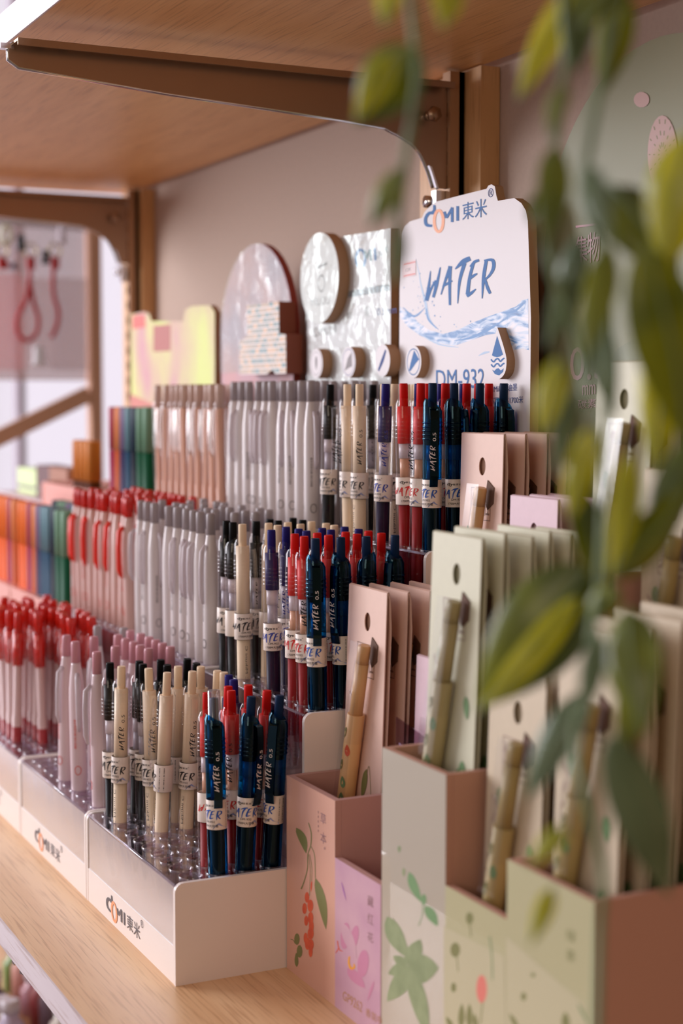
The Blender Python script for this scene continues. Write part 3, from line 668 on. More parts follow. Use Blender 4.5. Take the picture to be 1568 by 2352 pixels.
cx3 = -1.2110; arch = [(cx3+.0765, .236)]+[(cx3+.0765*math.cos(a), .374+.0765*math.sin(a)) for a in [PI*i/20 for i in range(21)]]+[(cx3-.0765, .236)]
iri = mat('pink_print', (200, 146, 146), .5, col2=(176, 150, 166), nscale=22)
H3 = header(S3, arch, .518, iri, mat('board_core_red', (150, 60, 50), .7), [], label='pink arched header board with silvery film')
blk = pxw([(567, 702), (640, 692), (641, 766), (656, 768), (657, 858), (632, 859), (625, 850), (612, 860), (550, 860), (550, 785), (568, 772)], .498)
bm = bpy.data.materials.new('mottled_block_letters'); bm.use_nodes = True; t_ = bm.node_tree
br = t_.nodes.new('ShaderNodeTexBrick'); br.inputs['Scale'].default_value = 62; br.inputs['Color1'].default_value = lin((92, 136, 140)); br.inputs['Color2'].default_value = lin((214, 172, 132)); br.inputs['Mortar'].default_value = lin((226, 216, 212)); br.inputs['Mortar Size'].default_value = .035
tc_ = t_.nodes.new('ShaderNodeTexCoord'); mp_ = t_.nodes.new('ShaderNodeMapping'); mp_.inputs['Rotation'].default_value = (PI/2, 0, 0)
t_.links.new(tc_.outputs['Object'], mp_.inputs[0]); t_.links.new(mp_.outputs[0], br.inputs[0]); t_.links.new(br.outputs[0], t_.nodes['Principled BSDF'].inputs['Base Color'])
sub(H3, blk, .498, YS, bm, mat('board_core_brown', (140, 76, 58), .7), [], 'block_letters', 'thick block shape covered with small letters')
o3 = S3.location; fb = MB(); fb.plate([rel(o3, [(x, z) for x, z in arch if z > .3]+[(cx3-.0765, .345), (cx3+.0765, .345)])], 'y', YS-.0012-o3.y, YS-.0009-o3.y, FILM); fb.build('crinkled_wrap', H3)
p4 = pxw([(300, 722), (333, 716), (343, 722), (348, 738), (420, 738), (424, 712), (440, 703), (482, 701), (500, 716), (512, 770), (519, 935)], YS)
p4 = [(min(x, -1.3030), z) for x, z in p4]; p4[-1] = (p4[-1][0], .236); p4.append((p4[0][0], .236))
ym = mat('yellow_pink_print', (214, 222, 122), .45, col2=(204, 146, 152), nscale=14, aniso=(1, 1, .6))
H4 = header(S4, p4, .518, ym, CORE, onplane([poly([(300, 905), (345, 925), (400, 935), (330, 960), (300, 960)], mat('print_salmon', (206, 120, 104), .5)), poly([(352, 748), (392, 745), (392, 806), (352, 808)], mat('print_brick', (176, 92, 80), .5)), poly([(304, 725), (332, 722), (334, 752), (304, 756)], PINKP)], 'y', YS), label='yellow and pink printed header board')

# ------------------------------------------------------------------ scent pen displays
def scent_display(name, label, cols, x_right, palette, arts):
    """cols: (x_left, x_right, front height, material)"""
    yf = .3555; t = thing(name, label, 'display box', (cols[0][0], yf, 0)); O = t.location; th = .0035
    inn, core = palette
    for (xa, xb, h, mf) in cols:
        b = MB(); b.box((xa-O.x+.0002, 0, 0), (xb-O.x-.0002, th, h), inn)
        b.add([(xa-O.x, -.0002, .0), (xb-O.x, -.0002, 0), (xb-O.x, -.0002, h), (xa-O.x, -.0002, h)], [(0, 1, 2, 3)], mf)
        for shp, c in arts:
            if abs(c-xa) < 1e-6: b.shapes(shp, lambda x, z: (x-O.x, -.00028, z))
        b.build('front_panel', t)
    xs = [c[0] for c in cols]+[cols[-1][1]]
    for i, x in enumerate(xs):
        h = max([c[2] for c in cols[max(0, i-1):i+1]]) if i < len(xs)-1 else cols[-1][2]
        a, b_ = (0, th) if i == 0 else ((-th, 0) if i == len(xs)-1 else (-th, 0) if cols[i-1][2] > cols[i][2] else (0, th))
        yy = .0036; prof = [(yy, 0), (yy, h), (.095, h), (.095, h+.088), (.170, h+.088), (.170, 0)]
        MB().plate([prof], 'x', x-O.x+a, x-O.x+b_, core, inn).build('divider', t)
    for (xa, xb, h, mf) in cols:
        MB().box((xa-O.x+.0036, .0915, 0), (xb-O.x-.0036, .0945, h+.075), inn).build('tier_wall', t)
    MB().box((xs[0]-O.x, .1702, 0), (xs[-1]-O.x, .1722, .16), inn).build('back_panel', t)
    return t
PKP = mat('pink_card_print', (216, 164, 142), .42, coat=.15); VIO = mat('violet_card_print', (194, 148, 168), .42, col2=(206, 164, 176), nscale=30, coat=.15)
INM = mat('mauve_card_inside', (196, 152, 142), .6); EDG = mat('card_side', (206, 160, 146), .6)
MINT = mat('mint_card_print', (182, 172, 154), .3, coat=1); SAGE = mat('sage_card_print', (178, 172, 132), .42, coat=.15); SAGE2 = mat('pale_sage_print', (188, 180, 146), .42)
OLIVE = mat('print_olive', (122, 122, 70), .5); BERRY = mat('print_berry', (226, 96, 58), .5, col2=(210, 80, 50), nscale=200); LEAFG = mat('print_leaf_green', (110, 146, 96), .5); LEAFP_ = mat('print_leaf_pale', (146, 158, 116), .5, col2=(128, 142, 100), nscale=90)
PETAL = mat('print_petal', (198, 128, 156), .5); YEL = mat('print_saffron', (232, 158, 44), .5); TAN = mat('print_tan', (184, 132, 88), .5); MUTE = mat('print_mauve_grey', (150, 110, 112), .5)
Z39 = (3.9075, 640, 1750)
aA = [ribbon([(270, 545), (295, 640), (290, 750), (265, 830), (262, 950), (235, 1060), (205, 1140)], [8, 9, 9, 8, 8, 9, 12], OLIVE), ribbon([(295, 760), (325, 840), (332, 1040)], 6, OLIVE), ribbon([(270, 830), (285, 960), (280, 1200)], 4, OLIVE),
      ribbon([(280, 830), (300, 940), (298, 1080)], 4, OLIVE), leafp(160, 590, 250, 822, 70, OLIVE, bend=-18), leafp(332, 1040, 428, 1505, 80, OLIVE, bend=-14), leafp(300, 1065, 292, 1168, 14, BERRY),
      ribbon([(110, 1590), (135, 1600), (150, 1630)], 5, OLIVE), poly(ell(167, 1590, 24, 52, 14), OLIVE), poly(ell(190, 1700, 26, 58, 9), OLIVE), leafp(165, 1840, 160, 1710, 34, OLIVE)]
for (x, y, w, h) in ((257, 1215, 20, 48), (235, 1315, 20, 50), (287, 1290, 26, 56), (250, 1425, 18, 46), (290, 1400, 24, 56), (296, 1475, 22, 60), (245, 1580, 18, 48), (290, 1540, 28, 52), (262, 1630, 24, 56), (292, 1640, 26, 50), (290, 1700, 18, 52)): aA.append(poly(ell(x, y, w, h, 14), BERRY))
aA += [textq('草', (378, 448), (428, 475), (428, 570), (378, 545), MUTE), textq('本', (378, 620), (430, 645), (430, 745), (378, 722), MUTE), ribbon(ell(417, 775, 6, 10, 8), 3, MUTE, closed=True)]+[ribbon([(358, 440+i*42), (359, 460+i*42)], 5, MUTE) for i in range(5)]
aB = [poly(ell(600, 1560, 42, 120, 16, .08), PETAL), poly(ell(680, 1580, 36, 115, 16, .2), PETAL), poly(ell(760, 1810, 50, 125, 16, .1), PETAL), leafp(570, 1440, 700, 1760, 90, VIO), leafp(620, 1850, 780, 2030, 90, PETAL), leafp(565, 1070, 610, 1250, 12, mat('print_violet', (160, 100, 160), .5)), leafp(860, 1965, 800, 2150, 22, PETAL),
      ribbon([(530, 1605), (545, 1680), (578, 1700)], [8, 9, 4], BERRY), ribbon([(515, 1715), (530, 1690), (545, 1660)], [6, 8, 4], BERRY), ribbon([(638, 1745), (632, 1800), (650, 1850), (680, 1845), (678, 1810)], [14, 18, 22, 20, 8], YEL),
      textq('藏', (800, 1190), (852, 1215), (852, 1310), (800, 1285), MUTE), textq('红', (800, 1350), (852, 1370), (852, 1470), (800, 1440), MUTE), textq('花', (800, 1520), (852, 1540), (852, 1630), (800, 1600), MUTE),
      textq('GP9262', (580, 2050), (755, 2160), (750, 2250), (576, 2130), TAN), textq('香氛中', (785, 2200), (930, 2290), (925, 2370), (782, 2275), TAN)]
aC = [leafp(1172, 985, 1285, 1260, 80, LEAFG, bend=10), poly(ell(1305, 1235, 24, 50, 12), LEAFG), leafp(1315, 1290, 1430, 1475, 90, LEAFG, bend=-6), ribbon([(1295, 1270), (1290, 1380), (1258, 1470)], 7, LEAFG), leafp(1085, 750, 1085, 815, 30, LEAFP_), leafp(1125, 950, 1125, 1030, 28, LEAFP_),
      leafp(975, 1385, 1165, 1760, 150, LEAFP_, bend=14), leafp(1165, 1820, 1275, 1590, 150, LEAFP_), leafp(1165, 1830, 1440, 1850, 260, LEAFP_, bend=20), leafp(1170, 1830, 975, 2150, 170, LEAFP_, bend=-20), leafp(1165, 1830, 1345, 2480, 150, LEAFP_, bend=-10), leafp(1160, 1830, 1030, 1740, 90, LEAFP_), leafp(1165, 1835, 985, 1900, 120, LEAFP_)]
Z26 = (2.6133, 968, 1600)
aD = [poly(ell(290, 1330, 22, 36, 12), OLIVE), ribbon([(290, 1360), (300, 1440)], 5, OLIVE), poly(ell(205, 1520, 30, 45, 12), OLIVE), ribbon([(215, 1560), (222, 1650)], 6, OLIVE), poly(ell(363, 1755, 32, 85, 16), mat('print_rose', (218, 120, 106), .5)), ribbon([(370, 1830), (355, 1965)], 7, OLIVE),
      leafp(240, 1990, 245, 1840, 40, OLIVE), leafp(290, 1990, 290, 1840, 40, OLIVE), leafp(190, 1990, 150, 1920, 30, OLIVE), leafp(330, 2000, 320, 1900, 30, OLIVE), poly(ell(195, 1745, 16, 30, 10), OLIVE), ribbon([(410, 1440), (425, 1560), (428, 1700)], 10, LEAFP_)]
aE = [poly(ell(615, 1800, 16, 26, 10), OLIVE), leafp(870, 2000, 865, 1890, 50, OLIVE), leafp(580, 1990, 530, 1900, 30, OLIVE), textq('绿', (870, 1390), (925, 1410), (925, 1480), (870, 1460), OLIVE), textq('茶', (870, 1510), (925, 1530), (925, 1600), (870, 1580), OLIVE), poly(ell(672, 1670, 14, 14, 8), OLIVE), leafp(940, 1840, 1000, 1960, 20, LEAFP_),
      poly([(512, 1440), (980, 1850), (1000, 2100), (512, 2100)], SAGE2)]
aD = [poly([(135, 1380), (500, 1560), (512, 2100), (135, 2100)], SAGE2)]+aD; aE = aE[-1:]+aE[:-1]
OP = lambda sh, Z: onplane(sh, 'y', .3555, *Z)
xa, xb, xc, xd, xe, xf = -.7970, -.7341, -.6806, -.6170, -.5639, -.4997
scent_display('scent_pen_display', 'pink and violet card display box printed with red berries', [(xa, xb, .1115, PKP), (xb, xc-.0008, .0810, VIO)], 0, (INM, EDG), [(OP(aA, Z39), xa), (OP(aB, Z39), xb)])
scent_display('scent_pen_display', 'mint and sage card display box printed with mint leaves, right of the pink one', [(xc, xd, .1512, MINT), (xd, xe, .0995, SAGE), (xe, xf, .1262, SAGE)], 0, (mat('rose_card_inside', (190, 142, 122), .6), mat('rose_card_side', (184, 130, 112), .6)), [(OP(aC, Z39), xc), (OP(aD, Z26), xd), (OP(aE, Z26), xe)])

# carded pens
def card_proto(kind):
    spec = dict(pink=((228, 190, 172), (226, 176, 118), BERRY, '香氛'), violet=((220, 188, 196), (206, 150, 170), PETAL, '藏红'), mint=((208, 204, 176), (176, 160, 112), LEAFG, '薄荷'), sage=((206, 188, 160), (180, 156, 96), LEAFG, '绿茶'))[kind]
    t = thing('carded_scent_pen', kind, 'carded pen'); cm = mat('card_'+kind, spec[0], .5, noise=.03, nscale=200)
    w, h = .023, .176; b = MB()
    out = [(-w, 0), (w, 0), (w, h), (-w, h)]; hole = ell(.001, h-.0185, .0036, .0052, 18)[::-1]
    b.plate([out, hole], 'y', 0, .0006, cm)
    # back sheet bulging away from the front one, joined at the top
    rows = [(.0006, h), (.0018, h-.004), (.0030, h-.02), (.0028, h-.07), (.0016, 0)]
    vs = []; fs = []
    for y, z in rows:
        for x in (-w, w): vs += [(x, y, z), (x, y+.0006, z)]
    for i in range(len(rows)-1):
        o = 4*i; fs += [(o, o+2, o+6, o+4), (o+1, o+5, o+7, o+3), (o, o+4, o+5, o+1), (o+2, o+3, o+7, o+6)]
    b.add(vs, fs, cm); b.add([(-w, 0, h), (w, 0, h), (w, .0014, h+.0006), (-w, .0014, h+.0006), (w, .0022, h-.0032), (-w, .0022, h-.0032)], [(0, 1, 2, 3), (3, 2, 4, 5)], cm)
    ln = mat('card_emboss', (148, 118, 106), .6)
    sh = [ribbon([(-.010, h-.031), (.011, h-.031), (.011, h-.049), (-.010, h-.049)], .0006, ln, closed=True), text('集物社', -.009, h-.0465, .019, .013, ln)]
    sh += [ribbon([(-.018+.004*math.sin(i), h-.06-i*.007), (-.016+.003*math.cos(i*2), h-.065-i*.007)], .0005, MUTE) for i in range(12)]
    if kind in ('pink', 'violet'):
        sh += [ribbon([(.006, .072), (.009, .078), (.012, .062), (.013, .050)], .0004, OLIVE), leafp(.006, .076, .001, .058, .006, OLIVE)]
        sh += [poly(ell(x, y, .0024, .0028, 10), spec[2]) for x, y in ((.011, .049), (.0145, .047), (.012, .044), (.009, .046), (.010, .036), (.0135, .033))]
        sh += [leafp(-.013, h-.053, -.012, h-.064, .003, LEAFG)]
    else:
        sh += [leafp(.012, .066, .006, .055, .006, LEAFG), leafp(.013, .064, .019, .053, .006, LEAFG), leafp(.013, .070, .013, .058, .006, LEAFG), leafp(.008, .044, .001, .049, .006, LEAFG), leafp(.010, .040, .018, .034, .007, LEAFG), ribbon([(.002, .050), (.009, .042), (.012, .036)], .0005, LEAFG), leafp(.014, h-.075, .016, h-.086, .005, LEAFG), leafp(-.012, h-.055, -.010, h-.066, .006, LEAFP_)]
    sh += [text(spec[3][0], .005, .017, .007, .007, MUTE), text(spec[3][1], .005, .0075, .007, .007, MUTE)]
    b.shapes(sh, lambda x, z: (x, -.0003, z)); b.build('card', t)
    # pen strapped diagonally
    a = Vector((-.0180, -.0057, .004)); tp = Vector((.0060, -.0057, .128)); d = (tp-a).normalized(); q = Vector((0, 0, 1)).rotation_difference(d)
    pm = mat('scent_pen_'+kind, spec[1], .4)
    p = MB(); p.lathe([(.0020, 0), (.0040, .006), (.0050, .012), (.0050, .104), (.0046, .1045)], pm, 16)
    rg = random.Random(4)
    for i in range(9):
        zz = .014+i*.0095; p.shapes([leafp(0, zz, rg.uniform(-.003, .003), zz+.007, .0035, rg.choice([LEAFG, OLIVE, spec[2]]))], cyl(.0052, -1.6+rg.uniform(-.6, .9)), st=0)
    p.lathe([(.0038, .1045), (.0038, .134)], mat('scent_pen_core_'+kind, tuple(int(c*.98) for c in spec[1]), .4), 14)
    po = p.build('pen', t); po.location = a; po.rotation_mode = 'QUATERNION'; po.rotation_quaternion = q
    s = MB(); s.lathe([(.0053, .088), (.0053, .116), (.0047, .118), (.0044, .136)], BLIS, 16, caps=False); s.build('clear_sleeve', po)
    bt = MB(); bt.lathe([(.0036, .134), (.0036, .1435), (.0030, .1445)], mat('scent_button_'+kind, tuple(int(c*.92) for c in spec[1]), .4), 12); bt.build('push_button', po)
    cl = MB(); cl.tube([(-.0044, -.001, .117), (-.0074, -.0015, .115), (-.0079, -.0015, .104), (-.0072, -.0015, .092), (-.0058, -.001, .090)], .0012, BLIS, 8); cl.build('clip', po)
    sl = MB(); sl.plate([[(.0055, .139), (.0080, .150), (.0150, .146), (.0145, .137), (.0085, .133)]], 'y', -.0006, -.0002, mat('card_slot', (96, 66, 50), .8)); sl.build('cut_slot', t)
    f = MB(); f.plate([[(-.0228, 0), (-.009, 0), (.0160, .148), (.0030, .148)]], 'y', -.0112, -.0110, BLIS); f.box((-.0228, -.0110, 0), (-.0224, -.0004, .004), BLIS); f.build('blister', t)
    KIDS[po.name] = list(po.children); return t
CP = {k: card_proto(k) for k in ('pink', 'violet', 'mint', 'sage')}
CUSED = set()
def card(kind, x, y, ztop, label, group, tilt=0, lean=.03, rz=0):
    p = CP[kind]; q = Matrix.Rotation(rz, 3, 'Z').to_quaternion() @ Matrix.Rotation(tilt, 3, 'Y').to_quaternion() @ Matrix.Rotation(-lean, 3, 'X').to_quaternion(); loc = Vector((x, y, ztop))-q @ Vector((0, 0, .176))
    if kind not in CUSED:
        CUSED.add(kind); KIDS[p.name] = list(p.children); p.location = loc; p.rotation_mode = 'QUATERNION'; p.rotation_quaternion = q; p['label'] = label; p['group'] = group; return p
    return dup(p, loc, q, label, group)
ON = ['frontmost', 'second', 'third', 'fourth', 'fifth', 'sixth']
for i, y in enumerate((.3920, .4045, .4180, .4300)): card('pink', -.7688+.0003*i, y, .2187-(.0005 if i else 0), 'pink carded scent pen with berries, %s in the lower pink pocket' % ON[i], 'pink carded pens', .004 if i == 0 else 0)
for i, y in enumerate((.4650, .4790, .4935, .5070)): card('pink', -.7688, y, .3035, 'pink carded scent pen, %s in the upper pink pocket' % ON[i], 'pink carded pens', 0, .02)
for i, y in enumerate((.4030, .4180)): card('violet', -.709, y, .1862, 'violet carded scent pen, %s in the lower violet pocket' % ON[i], 'violet carded pens')
for i, y in enumerate((.4612, .4735, .486)): card('violet', -.709, y, .2706, 'lilac carded scent pen, %s in the upper violet pocket' % ON[i], 'violet carded pens', 0, .02)
for i, y in enumerate((.3765, .3880, .4024, .4135, .4253, .4360)): card('mint', -.645+(.001*i if i < 3 else 0), y, .2588+(.002 if i in (1, 3) else 0), 'pale mint carded scent pen, %s in the lower mint pocket' % ON[i], 'mint carded pens', .006 if i == 0 else 0)
for i, y in enumerate((.4725, .490, .505)): card('mint', -.645, y, .3420-.002*i, 'pale mint carded scent pen, %s in the upper mint pocket' % ON[i], 'mint carded pens', .008 if i == 0 else 0, .02)
for i, y in enumerate((.3765, .393, .408)): card('sage', -.590, y, .2020+.003*i, 'cream carded scent pen, %s in the lower middle sage pocket' % ON[i], 'cream carded pens', 0)
for i, y in enumerate((.4620, .480)): card('sage', -.590, y, .2900, 'cream carded scent pen, %s in the upper middle sage pocket' % ON[i], 'cream carded pens', 0, .02)
for i, y in enumerate((.3765, .390, .404, .418)): card('sage', -.533, y, .2290+.002*i, 'cream carded scent pen, %s in the right-hand sage pocket' % ON[i], 'cream carded pens', 0)
for i, y in enumerate((.4650, .482)): card('sage', -.533, y, .315, 'cream carded scent pen, %s in the upper right-hand sage pocket' % ON[i], 'cream carded pens', 0, .02)

# arched green header behind them
t = MB(); arcp = [(-.590, .02)]+[(-.700+.110*math.cos(a), .4085+.110*math.sin(a)) for a in [PI*i/32 for i in range(33)]]+[(-.810, .02)]
GRN = mat('sage_arch_print', (140, 138, 104), .5, col2=(136, 138, 104), nscale=9, coat=0); GR2 = mat('rose_print', (196, 158, 150), .5); GR3 = mat('pink_lettering', (206, 160, 170), .5)
t.plate([arcp], 'y', .533, .538, GRN, mat('arch_edge', (150, 140, 110), .5))
gs = [poly(ell(1522, 355, 34, 90, 24), GR2), poly(ell(1474, 229, 18, 18, 14), GR2), textq('集', (1322, 545), (1350, 540), (1350, 600), (1322, 605), GR3), textq('物', (1350, 535), (1378, 530), (1378, 600), (1350, 605), GR3), ribbon([(1323, 521), (1410, 510)], 5, GR3), textq('0.5', (1310, 800), (1395, 785), (1395, 870), (1310, 875), GR3), textq('mm', (1338, 885), (1368, 882), (1368, 905), (1338, 908), GR3), textq('碳素', (1328, 918), (1370, 915), (1370, 936), (1328, 940), GR3),
      poly([(1385, 860), (1420, 800), (1470, 770), (1480, 700), (1530, 720), (1560, 860)], mat('print_arch_leaf', (128, 132, 100), .5))]
gs += [ribbon([(1522+math.cos(a)*k*34, 355+math.sin(a)*k*90), (1522+math.cos(a)*(k+.12)*34, 355+math.sin(a)*(k+.12)*90)], 2, OLIVE) for k in (.2, .5, .8) for a in [2*PI*j/14 for j in range(14)]]
t.shapes(onplane(gs, 'y', .533), lambda x, z: (x, .5326, z)); t.build('arched_header_board', label='large sage green arched board standing behind the mint cards', cat='sign')

# tester tag with hook, in the violet pocket
tt = thing('tester_tag', 'clear tester tag with handwriting and a wire hook beside the mint box', 'tag', (-.715, .392, .085))
b = MB(); b.plate([[(-.020, 0), (.018, 0), (.018, .058), (.013, .063), (-.020, .068)]], 'y', 0, .0008, clear('tag_plastic', (226, 206, 216), .1, .10)); b.shapes([textq('Try', (-.016, .055), (.010, .050), (.010, .036), (-.016, .040), mat('tag_ink', (120, 90, 120), .6))], lambda x, z: (x, -.0003, z)); b.build('panel', tt)
b = MB(); b.tube([(-.004, -.003, .030), (.004, -.003, .040), (.006, -.003, .046), (.003, -.003, .049), (.001, -.003, .046), (.006, -.003, .040), (.017, -.003, .035)], .0006, CHROME, 6); b.build('wire_hook', tt)
b = MB(); b.box((-.004, -.004, .0), (.007, -.001, .030), mat('tag_tab', (216, 176, 150), .5)); b.build('tab', tt)

# ------------------------------------------------------------------ far left: boxes on the fifth stand, rack with hanging goods
def bx(name, a, b, m, label, cat, grp=None):
    c = ((a[0]+b[0])/2, (a[1]+b[1])/2, a[2]); mb = MB(); mb.box((a[0]-c[0], a[1]-c[1], 0), (b[0]-c[0], b[1]-c[1], b[2]-a[2]), m)
    mb.box((a[0]-c[0]+.004, a[1]-c[1]-.0004, .006), (b[0]-c[0]-.004, a[1]-c[1], .010), GREYP); return mb.build(name, loc=c, label=label, cat=cat, group=grp)
bx('carton', (-1.768, .490, .2055), (-1.694, .520, .243), mat('brown_carton', (158, 106, 82), .6), 'brown carton lying at the far end behind the coral marker stands', 'box')
bx('carton', (-1.842, .495, .2055), (-1.769, .520, .2425), mat('plum_carton', (104, 70, 70), .6), 'dark plum carton left of the brown one', 'box')
bx('carton', (-1.93, .495, .2055), (-1.844, .522, .236), mat('lime_carton', (214, 232, 170), .5), 'pale lime carton at the far end of the riser', 'box')
MB().box((-1.96, .475, 0), (-1.6400, .545, .205), mat('grey_pink_riser', (206, 180, 182), .6)).build('riser', label='pale pink riser block under the small cartons', cat='riser')

ft = thing('goods_rack', 'far wooden rack frame with a slanting brace', 'rack', (-2.1, .64, 0)); FW = mat('rack_wood', (206, 158, 130), .7)
q0 = P(205, 512, 'x', -2.1); q1 = P(232, 512, 'x', -2.1)
MB().box((-.02, q0.y-.64, -.9), (0, q1.y-.64, q0.z+.03), FW).build('upright', ft)
def strip(u0, v0, u1, v1, w, x, m, name, par):
    a = P(u0, v0, 'x', x); c = P(u1, v1, 'x', x); b = MB(); d = Vector((c.y-a.y, c.z-a.z)).normalized(); n = Vector((-d.y, d.x))*w/2
    b.plate([[(a.y-.64+s*n.x, a.z+s*n.y) for a, s in ((a, 1), (a, -1), (c, -1), (c, 1))]], 'x', x+2.1, x+2.1-.012, m); return b.build(name, par)
strip(-60, 1035, 206, 905, .022, -2.1, FW, 'brace', ft)
strip(-60, 500, 215, 520, .012, -2.1, mat('rack_bar', (206, 196, 206), .4), 'top_bar', ft)
MB().box((-.016, -.14, q0.z-.215), (-.012, .0, q0.z+.005), mat('rack_mesh_panel', (214, 186, 182), .6, alpha=.45)).build('back_card', ft)
# hanging goods
gold = mat('key_ring_gold', (196, 176, 130), .3, .8); REDL = mat('red_lanyard', (188, 20, 26), .5)
def lanyard(pts, label, r=.0030, m=REDL):
    t = thing('lanyard', label, 'lanyard', P(pts[0][0], pts[0][1], 'x', -2.08)); O = t.location
    w = [P(u, v, 'x', -2.075)-O for u, v in spline(pts, 5)]; b = MB(); b.tube(w, r, m, 8); b.build('cord', t)
    k = MB(); c = w[0]+Vector((0, 0, .008)); k.tube([c+Vector((0, math.cos(a)*.008, math.sin(a)*.010)) for a in [2*PI*i/14 for i in range(14)]], .0014, gold, 6, True); k.build('key_ring', t)
    f = MB(); f.box(tuple(w[0]+Vector((-.002, -.005, -.016))), tuple(w[0]+Vector((.004, .005, 0))), m); f.build('clasp', t); return t
lanyard([(70, 590), (68, 640), (60, 690), (40, 730), (42, 765), (62, 782), (84, 765), (88, 730), (76, 690), (68, 640)], 'red looped cord lanyard hanging at the left edge, longest loop')
lanyard([(126, 590), (122, 640), (124, 680), (134, 715), (130, 750), (118, 775)], 'red single cord lanyard hanging right of the looped one')
lanyard([(4, 590), (10, 604), (20, 612)], 'short red strap at the very left edge of the rack', .004)
for (u0, v0, u1, v1, c, lb) in ((72, 795, 104, 838, (226, 222, 228), 'white cylindrical charm hanging under the red loop'), (94, 575, 116, 606, (34, 30, 32), 'small black charm beside the red straps'), (36, 540, 60, 575, (60, 60, 62), 'small charcoal clip hanging near the rack bar'),
                                (24, 604, 38, 618, (70, 78, 110), 'small navy bead hanging by the red strap'), (0, 515, 28, 565, (228, 226, 206), 'ivory loop charm at the rack bar, leftmost'), (130, 520, 154, 560, (214, 200, 210), 'pale lilac charm at the rack bar')):
    a = P(u0, v1, 'x', -2.07); c2_ = P(u1, v0, 'x', -2.07); r = (c2_.y-a.y)/2; h = c2_.z-a.z; b = MB()
    if 'loop' in lb.split()[1]: b.tube([(0, math.cos(x)*r*.75, h/2+math.sin(x)*h*.42) for x in [2*PI*i/16 for i in range(16)]], .0035, mat('charm'+str(c), c, .3), 8, True)
    else: b.lathe([(r*.9, 0), (r, .002), (r*.75, .006), (r*.75, h*.9), (r*.5, h)], mat('charm'+str(c), c, .3), 16)
    b.build('charm', loc=(-2.07, (a.y+c2_.y)/2, a.z), label=lb, cat='charm')
for (u0, v0, u1, v1, c, lb) in ((-40, 630, 50, 850, (214, 130, 134), 'pink clear pouch of goods hanging at the far left'), (55, 640, 118, 845, (190, 160, 158), 'greyish clear pouch hanging behind the red loop'), (122, 640, 200, 850, (170, 130, 130), 'mauve clear pouch hanging next to the rack upright')):
    a = P(u0, v1, 'x', -2.09); c2_ = P(u1, v0, 'x', -2.09); b = MB(); b.box((-.006, a.y, a.z), (0, c2_.y, c2_.z), mat('pouch'+str(c), tuple(min(255, x+40) for x in c), .5, alpha=.22)); b.box((-.007, a.y-.001, a.z-.001), (.0015, c2_.y+.001, c2_.z+.001), CLR)
    o = b.build('hanging_pouch', loc=(-2.09, 0, 0), label=lb, cat='pouch', group='clear pouches on the rack')
# distant bright shop furniture
for i, (y0, y1, c) in enumerate(((.762, .776, (190, 176, 186)), (1.0, 1.01, (204, 194, 204)))):
    MB().box((-3.0, y0, -.9), (-2.96, y1, 1.2), mat('far_pole'+str(i), c, .6)).build('shop_pole', label=['thin grey pole in the bright background at left', 'pale pole against the bright far wall'][i], cat='pole')

# ------------------------------------------------------------------ goods on the bottom shelf
pal = [((206, 150, 160), 'dusty pink'), ((226, 214, 200), 'cream'), ((120, 150, 70), 'moss green'), ((150, 60, 60), 'dark red'), ((196, 180, 200), 'lilac'), ((226, 166, 150), 'salmon'), ((96, 70, 80), 'plum'), ((210, 206, 214), 'pearl')]
n = 0
for r in range(4):
    for c in range(14):
        cc, nm = pal[(c*3+r*5) % 8]; x = -1.60+c*.036; y = .30+r*.05; h = .035+.02*((c*7+r*3) % 5)/4
        b = MB(); b.lathe([(.012, 0), (.013, .002), (.013, h*.75), (.008, h*.85), (.008, h)], mat('jar_'+nm, cc, .3, coat=.4), 14); b.lathe([(.009, h), (.009, h+.01), (.007, h+.011)], mat('jar_lid', (206, 196, 200), .25), 14)
        b.build('small_jar', loc=(x, y, -.2998), label='%s little jar, row %s, place %d of the bottom shelf' % (nm, ['one', 'two', 'three', 'four'][r], c+1), cat='jar', group='little jars on the bottom shelf')

# ------------------------------------------------------------------ hanging artificial vines (nearest the camera)
LM = {}
def leafmat(k):
    if k in LM: return LM[k]
    c1, c2 = dict(y=((226, 218, 14), (176, 176, 16)), d=((80, 92, 10), (142, 148, 18)), g=((132, 144, 106), (104, 122, 84)), m=((166, 168, 18), (104, 116, 14)))[k]
    LM[k] = mat('vine_leaf_'+k, c1, .38, col2=c2, nscale=38, coat=.2); b = LM[k].node_tree.nodes['Principled BSDF']
    t = LM[k].node_tree; tl = t.nodes.new('ShaderNodeBsdfTranslucent'); mx = t.nodes.new('ShaderNodeMixShader'); mx.inputs[0].default_value = .38
    src = b.inputs['Base Color'].links[0].from_socket; t.links.new(src, tl.inputs[0]); o = t.nodes['Material Output']
    t.links.new(b.outputs[0], mx.inputs[1]); t.links.new(tl.outputs[0], mx.inputs[2]); t.links.new(mx.outputs[0], o.inputs[0])
    return LM[k]
STEM = mat('vine_stem', (112, 132, 92), .5)
def W3(u, v, d): return CC+ray(u, v)*d
